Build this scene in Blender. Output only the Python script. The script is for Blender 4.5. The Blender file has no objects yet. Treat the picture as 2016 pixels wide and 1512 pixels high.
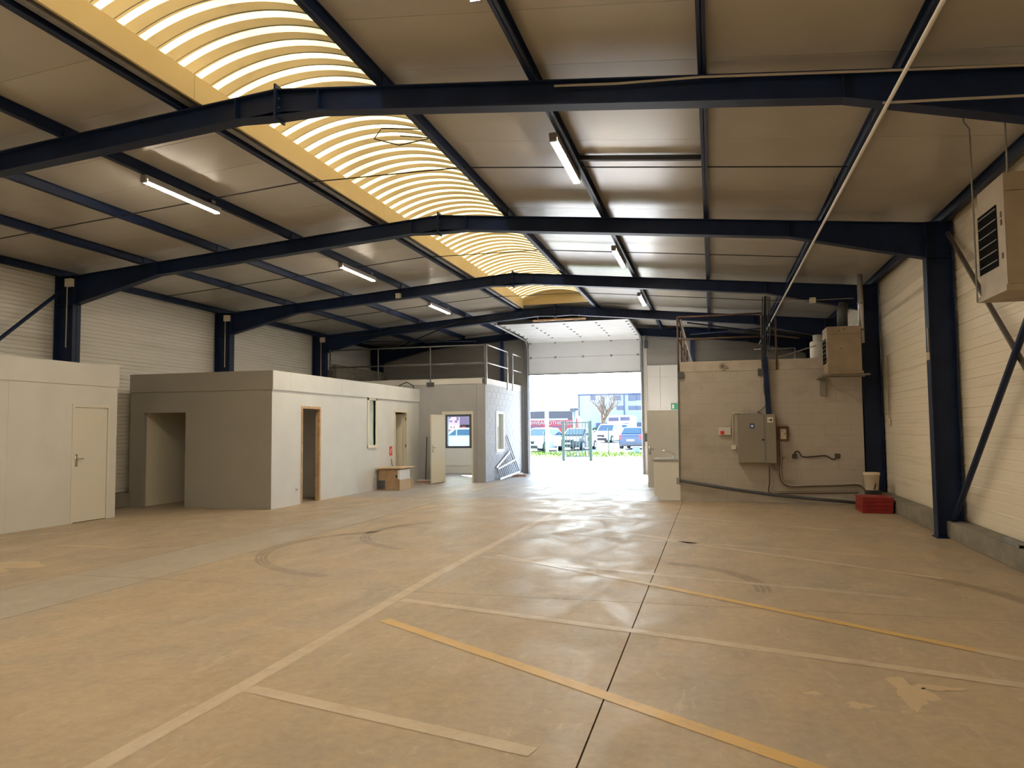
import bpy, math, random
import numpy as np
from mathutils import Vector, Matrix

# ------------------------------------------------------------------ camera, sky, sun, exposure
SC = bpy.context.scene
COL = SC.collection
FPX, CAMH = 1480.0, 1.6
YAW, PIT, ROL = 0.25920597, 0.06069685, 0.00949806
def _rot():
    cy, sy, cp, sp, cr, sr = math.cos(YAW), math.sin(YAW), math.cos(PIT), math.sin(PIT), math.cos(ROL), math.sin(ROL)
    return (np.array([[cy, -sy, 0], [sy, cy, 0], [0, 0, 1]]) @ np.array([[1, 0, 0], [0, cp, -sp], [0, sp, cp]])
            @ np.array([[cr, 0, sr], [0, 1, 0], [-sr, 0, cr]]))
RM = _rot()
cam_d = bpy.data.cameras.new('camera'); cam = bpy.data.objects.new('camera', cam_d); COL.objects.link(cam)
cam_d.sensor_fit = 'HORIZONTAL'; cam_d.sensor_width = 36.0; cam_d.lens = FPX / 2016 * 36.0
cam_d.clip_start = 0.05; cam_d.clip_end = 600
mw = Matrix.Identity(4)
for i in range(3):
    mw[i][0] = RM[i][0]; mw[i][1] = RM[i][2]; mw[i][2] = -RM[i][1]
mw[0][3], mw[1][3], mw[2][3] = 0, 0, CAMH
cam.matrix_world = mw
SC.camera = cam

SUN_STRENGTH, SKY_STRENGTH, LAMP_STRENGTH, EXPOSURE = 50.0, 48.0, 190.0, 0.0
SUN_TRAVEL = Vector((2.9, -4.1, -3.6)).normalized()
world = bpy.data.worlds.new('world'); SC.world = world; world.use_nodes = True
wn = world.node_tree; wn.nodes.clear()
wo = wn.nodes.new('ShaderNodeOutputWorld'); wb = wn.nodes.new('ShaderNodeBackground')
sky = wn.nodes.new('ShaderNodeTexSky')
sky.sky_type = 'HOSEK_WILKIE'; sky.turbidity = 4.0; sky.ground_albedo = 0.35
sky.sun_direction = -SUN_TRAVEL
wn.links.new(sky.outputs[0], wb.inputs[0]); wb.inputs[1].default_value = SKY_STRENGTH
wn.links.new(wb.outputs[0], wo.inputs[0])
sd = bpy.data.lights.new('sun', 'SUN'); sd.energy = SUN_STRENGTH; sd.angle = math.radians(0.6); sd.color = (1.0, 0.97, 0.93)
sun = bpy.data.objects.new('sun', sd); COL.objects.link(sun)
sun.rotation_euler = SUN_TRAVEL.to_track_quat('-Z', 'Y').to_euler(); sun.location = (-30, 45, 40)
SC.view_settings.view_transform = 'Standard'; SC.view_settings.look = 'None'
SC.view_settings.exposure = EXPOSURE; SC.view_settings.gamma = 1.0; SC.view_settings.use_curve_mapping = False
SC.cycles.max_bounces = 9; SC.cycles.diffuse_bounces = 6; SC.cycles.glossy_bounces = 4
SC.cycles.transmission_bounces = 6; SC.cycles.transparent_max_bounces = 12
SC.cycles.sample_clamp_indirect = 6.0; SC.cycles.caustics_reflective = False; SC.cycles.caustics_refractive = False
rng = random.Random(7)

# ------------------------------------------------------------------ pixel -> place helpers (photo is 2016 x 1512)
def ray(u, v): return RM @ np.array([(u - 1008) / FPX, 1.0, (756 - v) / FPX])
def _at(d, t): return Vector((d[0] * t, d[1] * t, CAMH + d[2] * t))
def FL(u, v, z=0.0): d = ray(u, v); return _at(d, (z - CAMH) / d[2])
def PX(u, v, x): d = ray(u, v); return _at(d, x / d[0])
def PY(u, v, y): d = ray(u, v); return _at(d, y / d[1])
def terrain(y): return max(0.0, 0.012 * (y - 36.0))
def GR(u, y):
    p = PY(u, 850, y); return Vector((p.x, y, terrain(y)))

# ------------------------------------------------------------------ materials
M = {}
def _nt(name):
    m = bpy.data.materials.new(name); m.use_nodes = True; nt = m.node_tree
    b = nt.nodes['Principled BSDF']; return m, nt, b
def plain(name, col, rough=0.5, metal=0.0, var=0.0, scale=6.0, bump=0.0, bscale=60.0, spec=0.5):
    m, nt, b = _nt(name)
    b.inputs['Base Color'].default_value = (*col, 1); b.inputs['Roughness'].default_value = rough
    b.inputs['Metallic'].default_value = metal; b.inputs['Specular IOR Level'].default_value = spec
    tc = nt.nodes.new('ShaderNodeTexCoord')
    if var > 0:
        n = nt.nodes.new('ShaderNodeTexNoise'); n.inputs['Scale'].default_value = scale; n.inputs['Detail'].default_value = 5
        r = nt.nodes.new('ShaderNodeMapRange'); r.inputs[1].default_value = 0.3; r.inputs[2].default_value = 0.7
        r.inputs[3].default_value = 1 - var; r.inputs[4].default_value = 1 + var
        mx = nt.nodes.new('ShaderNodeMix'); mx.data_type = 'RGBA'; mx.blend_type = 'MULTIPLY'; mx.inputs[0].default_value = 1
        mx.inputs[6].default_value = (*col, 1)
        nt.links.new(tc.outputs['Object'], n.inputs['Vector']); nt.links.new(n.outputs[0], r.inputs[0])
        nt.links.new(r.outputs[0], mx.inputs[7]); nt.links.new(mx.outputs[2], b.inputs['Base Color'])
    if bump > 0:
        n2 = nt.nodes.new('ShaderNodeTexNoise'); n2.inputs['Scale'].default_value = bscale; n2.inputs['Detail'].default_value = 3
        bp = nt.nodes.new('ShaderNodeBump'); bp.inputs['Strength'].default_value = bump; bp.inputs['Distance'].default_value = 0.01
        nt.links.new(tc.outputs['Object'], n2.inputs['Vector']); nt.links.new(n2.outputs[0], bp.inputs['Height'])
        nt.links.new(bp.outputs[0], b.inputs['Normal'])
    M[name] = m; return m
def emit(name, col, s):
    m, nt, b = _nt(name); b.inputs['Base Color'].default_value = (*col, 1)
    b.inputs['Emission Color'].default_value = (*col, 1); b.inputs['Emission Strength'].default_value = s; M[name] = m
def stained(name, col, dirt, rough, sx, sy, sz, lo=0.45, hi=0.75, amt=0.6, bump=0.0):
    """base colour with streaky dirt stretched by (sx, sy, sz)"""
    m, nt, b = _nt(name)
    tc = nt.nodes.new('ShaderNodeTexCoord'); mp = nt.nodes.new('ShaderNodeMapping'); mp.inputs['Scale'].default_value = (sx, sy, sz)
    n = nt.nodes.new('ShaderNodeTexNoise'); n.inputs['Scale'].default_value = 1.0; n.inputs['Detail'].default_value = 6; n.inputs['Roughness'].default_value = 0.6
    r = nt.nodes.new('ShaderNodeMapRange'); r.inputs[1].default_value = lo; r.inputs[2].default_value = hi; r.inputs[4].default_value = amt
    mx = nt.nodes.new('ShaderNodeMix'); mx.data_type = 'RGBA'; mx.inputs[6].default_value = (*col, 1); mx.inputs[7].default_value = (*dirt, 1)
    ge = nt.nodes.new('ShaderNodeNewGeometry')
    nt.links.new(ge.outputs['Position'], mp.inputs[0]); nt.links.new(mp.outputs[0], n.inputs['Vector'])
    nt.links.new(n.outputs[0], r.inputs[0]); nt.links.new(r.outputs[0], mx.inputs[0]); nt.links.new(mx.outputs[2], b.inputs['Base Color'])
    b.inputs['Roughness'].default_value = rough
    if bump > 0:
        n2 = nt.nodes.new('ShaderNodeTexNoise'); n2.inputs['Scale'].default_value = 22; n2.inputs['Detail'].default_value = 4
        bp = nt.nodes.new('ShaderNodeBump'); bp.inputs['Strength'].default_value = bump; bp.inputs['Distance'].default_value = 0.01
        nt.links.new(ge.outputs['Position'], n2.inputs['Vector']); nt.links.new(n2.outputs[0], bp.inputs['Height']); nt.links.new(bp.outputs[0], b.inputs['Normal'])
    M[name] = m; return m
def floor_colour(nt):
    """shared concrete colour, worn and dusty; returns (colour socket, roughness socket, position socket)"""
    N, L = nt.nodes, nt.links
    ge = N.new('ShaderNodeNewGeometry')
    def noise(scale, detail, rough=0.55, st=(1, 1, 1), dist=0.0):
        mp = N.new('ShaderNodeMapping'); mp.inputs['Scale'].default_value = st
        n = N.new('ShaderNodeTexNoise'); n.inputs['Scale'].default_value = scale; n.inputs['Detail'].default_value = detail
        n.inputs['Roughness'].default_value = rough; n.inputs['Distortion'].default_value = dist
        L.new(ge.outputs['Position'], mp.inputs[0]); L.new(mp.outputs[0], n.inputs['Vector']); return n.outputs[0]
    def ramp(s, a, b, lo=0.0, hi=1.0):
        r = N.new('ShaderNodeMapRange'); r.inputs[1].default_value = a; r.inputs[2].default_value = b; r.inputs[3].default_value = lo; r.inputs[4].default_value = hi
        L.new(s, r.inputs[0]); return r.outputs[0]
    def mix(f, a, b, mode='MIX'):
        x = N.new('ShaderNodeMix'); x.data_type = 'RGBA'; x.blend_type = mode
        for k, s in ((0, f), (6, a), (7, b)):
            if isinstance(s, tuple): x.inputs[k].default_value = (*s, 1)
            elif isinstance(s, float): x.inputs[k].default_value = s
            else: L.new(s, x.inputs[k])
        return x.outputs[2]
    big = ramp(noise(0.35, 4), 0.35, 0.68); mid = ramp(noise(1.7, 6, 0.62, (1.0, 0.7, 1), 0.6), 0.4, 0.72)
    fine = ramp(noise(14, 6, 0.7), 0.3, 0.75); scuff = ramp(noise(2.6, 9, 0.72, (2.2, 0.8, 1), 1.4), 0.57, 0.72)
    dark = ramp(noise(1.1, 7, 0.6, (0.7, 1.3, 1), 0.8), 0.60, 0.80)
    c = mix(big, (0.40, 0.315, 0.215), (0.36, 0.305, 0.24))
    c = mix(mid, c, (0.46, 0.355, 0.23))
    k = N.new('ShaderNodeMix'); k.data_type = 'FLOAT'; L.new(fine, k.inputs[0]); k.inputs[2].default_value = 0.88; k.inputs[3].default_value = 1.1
    c = mix(1.0, c, k.outputs[0], 'MULTIPLY')
    c = mix(ramp(scuff, 0, 1, 0, 0.6), c, (0.56, 0.48, 0.38))
    spk = ramp(noise(38, 4, 0.8), 0.66, 0.74, 0, 0.5); c = mix(spk, c, (0.20, 0.15, 0.10))
    c = mix(ramp(dark, 0, 1, 0, 0.45), c, (0.22, 0.18, 0.13))
    ro = ramp(noise(1.3, 6, 0.65, (1.5, 0.8, 1), 0.8), 0.35, 0.7, 0.42, 0.70)
    return c, ro, ge.outputs['Position'], noise, ramp, mix
def floor_mat(name, tint=None, amt=0.0, rough_mul=1.0):
    m, nt, b = _nt(name); b.inputs['Specular IOR Level'].default_value = 0.32; c, ro, pos, noise, ramp, mix = floor_colour(nt)
    if tint: c = mix(float(amt), c, tint)
    nt.links.new(c, b.inputs['Base Color'])
    mm = nt.nodes.new('ShaderNodeMath'); mm.operation = 'MULTIPLY'; mm.inputs[1].default_value = rough_mul
    nt.links.new(ro, mm.inputs[0]); nt.links.new(mm.outputs[0], b.inputs['Roughness'])
    bp = nt.nodes.new('ShaderNodeBump'); bp.inputs['Strength'].default_value = 0.12; bp.inputs['Distance'].default_value = 0.006
    nt.links.new(noise(30, 5, 0.7), bp.inputs['Height']); nt.links.new(bp.outputs[0], b.inputs['Normal'])
    M[name] = m
def paint_mat(name, col, wear_lo, wear_hi, mx_amt=0.9):
    """floor paint worn away to the concrete in ragged patches"""
    m, nt, b = _nt(name); c, ro, pos, noise, ramp, mix = floor_colour(nt)
    w = ramp(noise(5, 9, 0.75, (1, 1, 1), 0.4), wear_lo, wear_hi, mx_amt, 0.12)
    nt.links.new(mix(w, c, col), b.inputs['Base Color']); nt.links.new(ro, b.inputs['Roughness']); M[name] = m

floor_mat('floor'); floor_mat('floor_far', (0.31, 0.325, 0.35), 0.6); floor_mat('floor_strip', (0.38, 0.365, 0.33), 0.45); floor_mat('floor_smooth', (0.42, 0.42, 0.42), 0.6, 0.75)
floor_mat('tyre', (0.16, 0.13, 0.10), 0.42); floor_mat('floor_pale', (0.60, 0.47, 0.30), 0.6)
paint_mat('paint_white', (0.55, 0.46, 0.34), 0.42, 0.70); paint_mat('paint_yellow', (0.62, 0.40, 0.13), 0.5, 0.75)
paint_mat('paint_faint', (0.52, 0.44, 0.33), 0.40, 0.66, 0.6)
plain('joint', (0.05, 0.04, 0.03), 0.9)
plain('steel_blue', (0.0065, 0.0175, 0.056), 0.48, 0, 0.25, 3.0, spec=0.3)
plain('steel_edge', (0.09, 0.11, 0.16), 0.5, 0, 0.2, 3)
plain('blue_beam', (0.02, 0.06, 0.20), 0.45)
plain('ceiling_panel', (0.46, 0.435, 0.385), 0.25, 0, 0.05, 1.2, 0.05, 35)
plain('deck', (0.4, 0.4, 0.4), 0.8)
stained('cladding', (0.82, 0.75, 0.62), (0.36, 0.29, 0.19), 0.5, 0.5, 0.35, 9.0, 0.55, 0.8, 0.45)
stained('cladding_left', (0.68, 0.66, 0.61), (0.34, 0.30, 0.23), 0.45, 0.5, 0.5, 5.0, 0.5, 0.85, 0.45)
stained('plinth', (0.27, 0.25, 0.21), (0.12, 0.11, 0.085), 0.9, 2.0, 2.0, 3.0, 0.35, 0.7, 0.7, 0.5)
stained('block_paint', (0.46, 0.42, 0.365), (0.27, 0.23, 0.18), 0.7, 1.6, 1.6, 2.2, 0.5, 0.8, 0.55, 0.4)
stained('block_raw', (0.42, 0.44, 0.475), (0.30, 0.31, 0.33), 0.85, 6, 6, 6, 0.4, 0.8, 0.5, 0.6)
plain('mortar', (0.60, 0.61, 0.64), 0.9); plain('mortar_paint', (0.34, 0.30, 0.25), 0.9)
plain('partition', (0.60, 0.59, 0.555), 0.6, 0, 0.04, 1.5); plain('partition_daylit', (0.66, 0.68, 0.68), 0.6, 0, 0.04, 1.5); plain('partition_shaded', (0.33, 0.315, 0.275), 0.6, 0, 0.04, 1.5)  # last two: cool door daylight and front-wall shade put into the colour
plain('office_grey', (0.36, 0.365, 0.375), 0.7, 0, 0.05, 2); plain('white', (0.78, 0.77, 0.74), 0.5); plain('cream', (0.74, 0.69, 0.55), 0.5)
plain('door_cream', (0.64, 0.61, 0.53), 0.45); plain('wood', (0.52, 0.34, 0.18), 0.6, 0, 0.2, 8); plain('chrome', (0.75, 0.75, 0.75), 0.25, 1.0)
plain('print_white', (0.30, 0.30, 0.31), 0.5); plain('black', (0.004, 0.004, 0.004), 0.9, spec=0.05); plain('dark', (0.02, 0.02, 0.022), 0.6); plain('dark_grey', (0.07, 0.075, 0.085), 0.5); plain('grey', (0.30, 0.30, 0.30), 0.5)
plain('galv', (0.27, 0.275, 0.28), 0.5, 0.5, 0.15, 8); plain('rail_grey', (0.12, 0.12, 0.12), 0.5); plain('alu', (0.70, 0.70, 0.72), 0.35, 0.8); plain('rust', (0.12, 0.075, 0.05), 0.7, 0, 0.3, 8)
plain('brace_grey', (0.085, 0.07, 0.06), 0.6, 0, 0.2, 6); plain('concrete_band', (0.47, 0.42, 0.36), 0.8, 0, 0.12, 5, 0.3, 30); plain('cable', (0.05, 0.04, 0.035), 0.6); plain('conduit', (0.42, 0.38, 0.32), 0.5)
plain('cab_metal', (0.25, 0.225, 0.185), 0.45, 0, 0.05, 2); plain('cab_dark', (0.20, 0.19, 0.17), 0.5)
plain('heater', (0.31, 0.245, 0.17), 0.5, 0, 0.12, 4); plain('red_plastic', (0.30, 0.02, 0.018), 0.45, 0, 0.15, 5)
plain('bucket', (0.72, 0.64, 0.50), 0.45); plain('cardboard', (0.40, 0.26, 0.15), 0.8, 0, 0.12, 6); plain('card_light', (0.58, 0.44, 0.28), 0.8)
plain('paper', (0.80, 0.80, 0.78), 0.6); plain('red', (0.70, 0.035, 0.025), 0.5); plain('brown_board', (0.16, 0.065, 0.035), 0.6)
plain('blue_sticker', (0.03, 0.05, 0.30), 0.4); plain('green_sign', (0.02, 0.38, 0.20), 0.4); plain('bristle', (0.45, 0.25, 0.18), 0.9)
plain('duct', (0.05, 0.06, 0.065), 0.5); plain('kerb', (0.62, 0.50, 0.28), 0.55, 0, 0.05, 2)
plain('door_panel', (0.70, 0.72, 0.73), 0.4, 0, 0.02, 2)
plain('asphalt', (0.52, 0.51, 0.50), 0.9, 0, 0.1, 0.4); plain('road', (0.36, 0.36, 0.36), 0.9, 0, 0.1, 0.3); plain('soil', (0.34, 0.19, 0.10), 0.95, 0, 0.4, 3)
plain('grass', (0.13, 0.20, 0.022), 0.9, 0, 0.35, 1.2); plain('gate_green', (0.007, 0.036, 0.025), 0.5); plain('hedge', (0.03, 0.08, 0.035), 0.9, 0, 0.4, 4)
plain('bark', (0.14, 0.10, 0.065), 0.9, 0, 0.3, 5); plain('car_white', (0.46, 0.47, 0.48), 0.25); plain('car_navy', (0.008, 0.02, 0.035), 0.25); plain('car_blue', (0.04, 0.07, 0.13), 0.25)
plain('car_glass', (0.03, 0.07, 0.10), 0.08); plain('tyre_rubber', (0.015, 0.015, 0.016), 0.8); plain('lamp_lens', (0.75, 0.75, 0.75), 0.2); plain('tail', (0.55, 0.03, 0.06), 0.3)
plain('bus_red', (0.26, 0.007, 0.018), 0.35); plain('bus_black', (0.02, 0.018, 0.03), 0.3); plain('bus_pink', (0.45, 0.22, 0.28), 0.4); plain('bus_mauve', (0.09, 0.03, 0.065), 0.4)
plain('facade', (0.25, 0.27, 0.33), 0.8); plain('facade_low', (0.07, 0.08, 0.115), 0.8); plain('pane', (0.05, 0.06, 0.10), 0.2); plain('sign_red', (0.55, 0.015, 0.01), 0.5); plain('lilac', (0.34, 0.32, 0.44), 0.5)
emit('tube_light', (1.0, 0.86, 0.66), LAMP_STRENGTH)
def _glass(name, col):
    m, nt, b = _nt(name); N, L = nt.nodes, nt.links
    tr = N.new('ShaderNodeBsdfTransparent'); tr.inputs[0].default_value = (*col, 1)
    gl = N.new('ShaderNodeBsdfGlossy'); gl.inputs['Roughness'].default_value = 0.03
    mx = N.new('ShaderNodeMixShader'); mx.inputs[0].default_value = 0.06
    L.new(tr.outputs[0], mx.inputs[1]); L.new(gl.outputs[0], mx.inputs[2])
    L.new(mx.outputs[0], N['Material Output'].inputs[0]); M[name] = m
_glass('glass', (0.86, 0.93, 0.94))
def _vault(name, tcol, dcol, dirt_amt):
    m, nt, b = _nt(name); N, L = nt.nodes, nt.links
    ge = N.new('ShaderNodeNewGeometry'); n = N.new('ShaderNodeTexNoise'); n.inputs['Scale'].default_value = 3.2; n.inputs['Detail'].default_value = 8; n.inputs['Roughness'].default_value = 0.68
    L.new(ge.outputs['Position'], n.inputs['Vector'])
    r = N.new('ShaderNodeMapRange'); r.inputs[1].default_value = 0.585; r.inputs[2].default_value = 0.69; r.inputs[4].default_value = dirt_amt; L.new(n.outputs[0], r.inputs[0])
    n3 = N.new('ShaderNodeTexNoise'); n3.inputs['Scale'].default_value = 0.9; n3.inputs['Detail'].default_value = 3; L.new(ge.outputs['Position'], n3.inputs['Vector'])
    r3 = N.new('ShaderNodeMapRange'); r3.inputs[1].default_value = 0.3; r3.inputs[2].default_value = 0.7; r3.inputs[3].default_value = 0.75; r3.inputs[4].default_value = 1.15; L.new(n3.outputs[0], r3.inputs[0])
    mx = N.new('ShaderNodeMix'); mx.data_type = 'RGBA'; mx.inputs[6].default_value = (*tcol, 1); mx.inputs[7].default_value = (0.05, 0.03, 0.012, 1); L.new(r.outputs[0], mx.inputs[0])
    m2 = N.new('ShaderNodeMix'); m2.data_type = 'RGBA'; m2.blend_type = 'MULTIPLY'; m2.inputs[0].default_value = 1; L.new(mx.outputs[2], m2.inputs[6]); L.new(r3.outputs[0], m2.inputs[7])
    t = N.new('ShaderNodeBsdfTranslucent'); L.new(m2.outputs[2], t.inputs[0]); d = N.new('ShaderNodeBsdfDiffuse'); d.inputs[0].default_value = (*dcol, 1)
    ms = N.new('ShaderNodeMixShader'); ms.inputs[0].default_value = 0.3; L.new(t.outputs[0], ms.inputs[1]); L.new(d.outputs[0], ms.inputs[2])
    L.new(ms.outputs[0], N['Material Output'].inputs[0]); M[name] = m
_vault("vault_dim", (0.066, 0.041, 0.0135), (0.30, 0.22, 0.10), 0.8)
_vault("vault_sunlit", (0.26, 0.185, 0.080), (0.40, 0.32, 0.18), 0.35)  # sun-facing faces only: extra sunlight painted in as a brighter sheet colour

# ------------------------------------------------------------------ mesh builder
class MB:
    def __init__(s): s.v, s.f, s.mi, s.k = [], [], [], 0
    def add(s, vs, fs):
        o = len(s.v); s.v += [tuple(p) for p in vs]
        for f in fs: s.f.append(tuple(i + o for i in f)); s.mi.append(s.k)
        return s
    def box(s, x0, y0, z0, x1, y1, z1):
        x0, x1 = min(x0, x1), max(x0, x1); y0, y1 = min(y0, y1), max(y0, y1); z0, z1 = min(z0, z1), max(z0, z1)
        return s.add([(x0, y0, z0), (x1, y0, z0), (x1, y1, z0), (x0, y1, z0), (x0, y0, z1), (x1, y0, z1), (x1, y1, z1), (x0, y1, z1)],
                     [(0, 3, 2, 1), (4, 5, 6, 7), (0, 1, 5, 4), (1, 2, 6, 5), (2, 3, 7, 6), (3, 0, 4, 7)])
    def bar(s, a, b, w, h, up=(0, 0, 1)):
        a, b = Vector(a), Vector(b); d = (b - a).normalized(); u = Vector(up)
        if abs(d.dot(u)) > 0.99: u = Vector((1, 0, 0))
        r = d.cross(u).normalized() * w / 2; t = r.cross(d).normalized() * h / 2
        return s.add([a - r - t, a + r - t, a + r + t, a - r + t, b - r - t, b + r - t, b + r + t, b - r + t],
                     [(0, 1, 2, 3), (7, 6, 5, 4), (0, 4, 5, 1), (1, 5, 6, 2), (2, 6, 7, 3), (3, 7, 4, 0)])
    def tube(s, pts, r, n=8, r2=None):
        pts = [Vector(p) for p in pts]; o = len(s.v); m = len(pts); ref = None
        for i, p in enumerate(pts):
            d = (pts[min(i + 1, m - 1)] - pts[max(i - 1, 0)]).normalized()
            if ref is None: ref = Vector((0, 0, 1)) if abs(d.z) < 0.9 else Vector((1, 0, 0))
            a = d.cross(ref).normalized(); b = a.cross(d).normalized(); ref = b
            rr = r if r2 is None else r + (r2 - r) * i / (m - 1)
            for k in range(n):
                t = 2 * math.pi * k / n; s.v.append(tuple(p + a * (rr * math.cos(t)) + b * (rr * math.sin(t))))
        for i in range(m - 1):
            for k in range(n):
                s.f.append((o + i * n + k, o + i * n + (k + 1) % n, o + (i + 1) * n + (k + 1) % n, o + (i + 1) * n + k)); s.mi.append(s.k)
        s.f.append(tuple(o + k for k in reversed(range(n)))); s.mi.append(s.k)
        s.f.append(tuple(o + (m - 1) * n + k for k in range(n))); s.mi.append(s.k); return s
    def lathe(s, c, prof, n=20):
        o = len(s.v); c = Vector(c)
        for r, z in prof:
            for k in range(n):
                t = 2 * math.pi * k / n; s.v.append((c.x + r * math.cos(t), c.y + r * math.sin(t), c.z + z))
        for i in range(len(prof) - 1):
            for k in range(n):
                s.f.append((o + i * n + k, o + i * n + (k + 1) % n, o + (i + 1) * n + (k + 1) % n, o + (i + 1) * n + k)); s.mi.append(s.k)
        return s
    def ext(s, poly, ax, a, b):
        n = len(poly)
        P = {'x': lambda p, t: (t, p[0], p[1]), 'y': lambda p, t: (p[0], t, p[1]), 'z': lambda p, t: (p[0], p[1], t)}[ax]
        vs = [P(p, a) for p in poly] + [P(p, b) for p in poly]
        return s.add(vs, [tuple(reversed(range(n))), tuple(range(n, 2 * n))] + [(i, (i + 1) % n, n + (i + 1) % n, n + i) for i in range(n)])
    def quad(s, a, b, c, d): return s.add([a, b, c, d], [(0, 1, 2, 3)])
    def build(s, name, mats, parent=None, smooth=False, bev=0.0, local=False, recalc=True):
        me = bpy.data.meshes.new(name); off = Vector((0, 0, 0))
        if parent is not None and not local:
            p = parent
            while p is not None: off += p.location; p = p.parent
        me.from_pydata([tuple(Vector(q) - off) for q in s.v], [], s.f)
        if isinstance(mats, str): mats = [mats]
        for k in mats: me.materials.append(M[k])
        for p, i in zip(me.polygons, s.mi): p.material_index = i; p.use_smooth = smooth
        if recalc:
            import bmesh
            bm = bmesh.new(); bm.from_mesh(me); bmesh.ops.recalc_face_normals(bm, faces=bm.faces); bm.to_mesh(me); bm.free()
        o = bpy.data.objects.new(name, me); COL.objects.link(o)
        if parent is not None: o.parent = parent
        if bev > 0:
            b = o.modifiers.new('bevel', 'BEVEL'); b.width = bev; b.segments = 2; b.limit_method = 'ANGLE'
        return o
def B(*a): return MB().box(*a)
def tag(o, label, cat, group=None, kind=None):
    o['label'] = label; o['category'] = cat
    if group: o['group'] = group
    if kind: o['kind'] = kind
    return o
def thing(name, label, cat, loc=(0, 0, 0), group=None, kind=None, rz=0.0):
    o = bpy.data.objects.new(name, None); COL.objects.link(o); o.location = loc; o.rotation_euler = (0, 0, rz); o.empty_display_size = 0.2
    return tag(o, label, cat, group, kind)
def inst(name, data, loc, parent=None):
    o = bpy.data.objects.new(name, data); COL.objects.link(o)
    if parent is not None:
        off = Vector((0, 0, 0)); p = parent
        while p is not None: off += p.location; p = p.parent
        loc = Vector(loc) - off; o.parent = parent
    o.location = loc; return o
def text(name, body, size, mat, parent, loc, rot, local=True, depth=0.004):
    cu = bpy.data.curves.new(name, 'FONT'); cu.body = body; cu.size = size; cu.extrude = depth; cu.align_x = 'LEFT'; cu.offset = size * 0.004
    t = bpy.data.objects.new(name, cu); COL.objects.link(t)
    dg = bpy.context.evaluated_depsgraph_get(); me = bpy.data.meshes.new_from_object(t.evaluated_get(dg)); bpy.data.objects.remove(t)
    me.materials.clear(); me.materials.append(M[mat])
    o = bpy.data.objects.new(name, me); COL.objects.link(o); o.parent = parent
    off = Vector((0, 0, 0))
    if not local:
        p = parent
        while p is not None: off += p.location; p = p.parent
    o.location = Vector(loc) - off; o.rotation_euler = rot; return o

# ------------------------------------------------------------------ main dimensions (metres, camera above x = y = 0)
XR, XL = 3.46, -12.62            # inner faces of the long walls
YB, YE = -8.0, 26.75             # back and end walls
RX, RZ = -4.48, 5.31             # ridge of the rafters
SR, SL = 0.098, 0.076            # roof falls to the right and left
FRAMES = [7.1, 12.1, 17.1, 22.1, 26.45]
PUR = 0.14                        # purlin depth
def rtop(x): return RZ - (SR * (x - RX) if x > RX else SL * (RX - x))
KL, KR = -5.42, -3.28            # skylight kerbs
VAULT_END = 21.85

# ------------------------------------------------------------------ floor
fl = thing('floor', 'worn dusty concrete slab floor of the hall', 'floor', (0, 0, 0), kind='structure')
xs = [(-12.75, -7.106, 'floor'), (-7.10, -6.0, 'floor_strip'), (-5.99, -0.665, 'floor'), (-0.655, 3.6, 'floor')]
ys = [(YB - 0.2, 7.083), (7.091, 16.95), (16.956, YE + 0.1)]
for a, b, m in xs:
    for c, d in ys:
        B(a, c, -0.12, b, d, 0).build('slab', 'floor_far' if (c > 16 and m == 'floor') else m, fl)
B(-12.75, YB - 0.2, -0.2, 3.6, YE + 0.1, -0.03).build('joint_filler', 'joint', fl)
B(-2.2, 16.85, 0, -1.38, 19.6, 0.003).build('smooth_screed', 'floor_smooth', fl)

# ------------------------------------------------------------------ long walls of horizontal cladding trays
def tray_profile(h, side, ribs):
    rd, gd = (.016, .022) if ribs > 2 else (.007, .013)
    # (offset into the room, z); groove at the bottom joint, shallow pressed ribs above
    p = [(-gd, 0.0), (-gd, 0.012), (0, 0.016)]
    for k in range(ribs):
        z = h * (k + 1) / (ribs + 1); w = 0.011
        p += [(0, z - w), (-rd, z - w * 0.7), (-rd, z + w * 0.7), (0, z + w)]
    p += [(0, h - 0.004), (-gd, h - 0.001)]
    return [(side * a, b) for a, b in p] + [(-side * 0.05, h), (-side * 0.05, 0)]
def clad(name, label, xw, side, z0, z1, n, ribs, bays, mat):
    w = thing(name, label, 'wall', (xw, (YB + YE) / 2, 0), kind='structure')
    h = (z1 - z0) / n
    B(xw - side * 0.05, YB, 0, xw - side * 0.16, YE, z1 + 0.45).build('backing_sheet', mat, w)
    tm = None
    for a, b in bays:
        me = None
        for k in range(n):
            if me is None:
                o = MB().ext([(xw + p[0], z0 + k * h + p[1]) for p in tray_profile(h, side, ribs)], 'y', a, b).build('cladding_tray', mat, w); me = o.data
            else: o = inst('cladding_tray', me, Vector((0, 0, 0)), None); o.parent = w; o.location = (0, 0, k * h)
    return w
bays = [(YB, -2.95), (-2.95, 2.05), (2.05, 7.1), (7.1, 12.1), (12.1, 17.1), (17.1, 22.1), (22.1, YE)]
wr = clad('wall_right', 'cream horizontal metal cladding wall on low concrete plinth, right side', XR, -1, 0.24, 4.62, 11, 2, bays, 'cladding')
wl = clad('wall_left', 'off-white ribbed metal cladding wall above the cabins, left side', XL, 1, 0.30, 4.86, 11, 4, bays, 'cladding_left')
for a, b in bays:
    B(3.21, a, 0, XR + 0.1, b - 0.004, 0.24).build('plinth_block', 'plinth', wr, bev=0.012)
    B(-12.36, a, 0, XL - 0.1, b - 0.004, 0.30).build('plinth_block', 'plinth', wl, bev=0.012)

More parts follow.
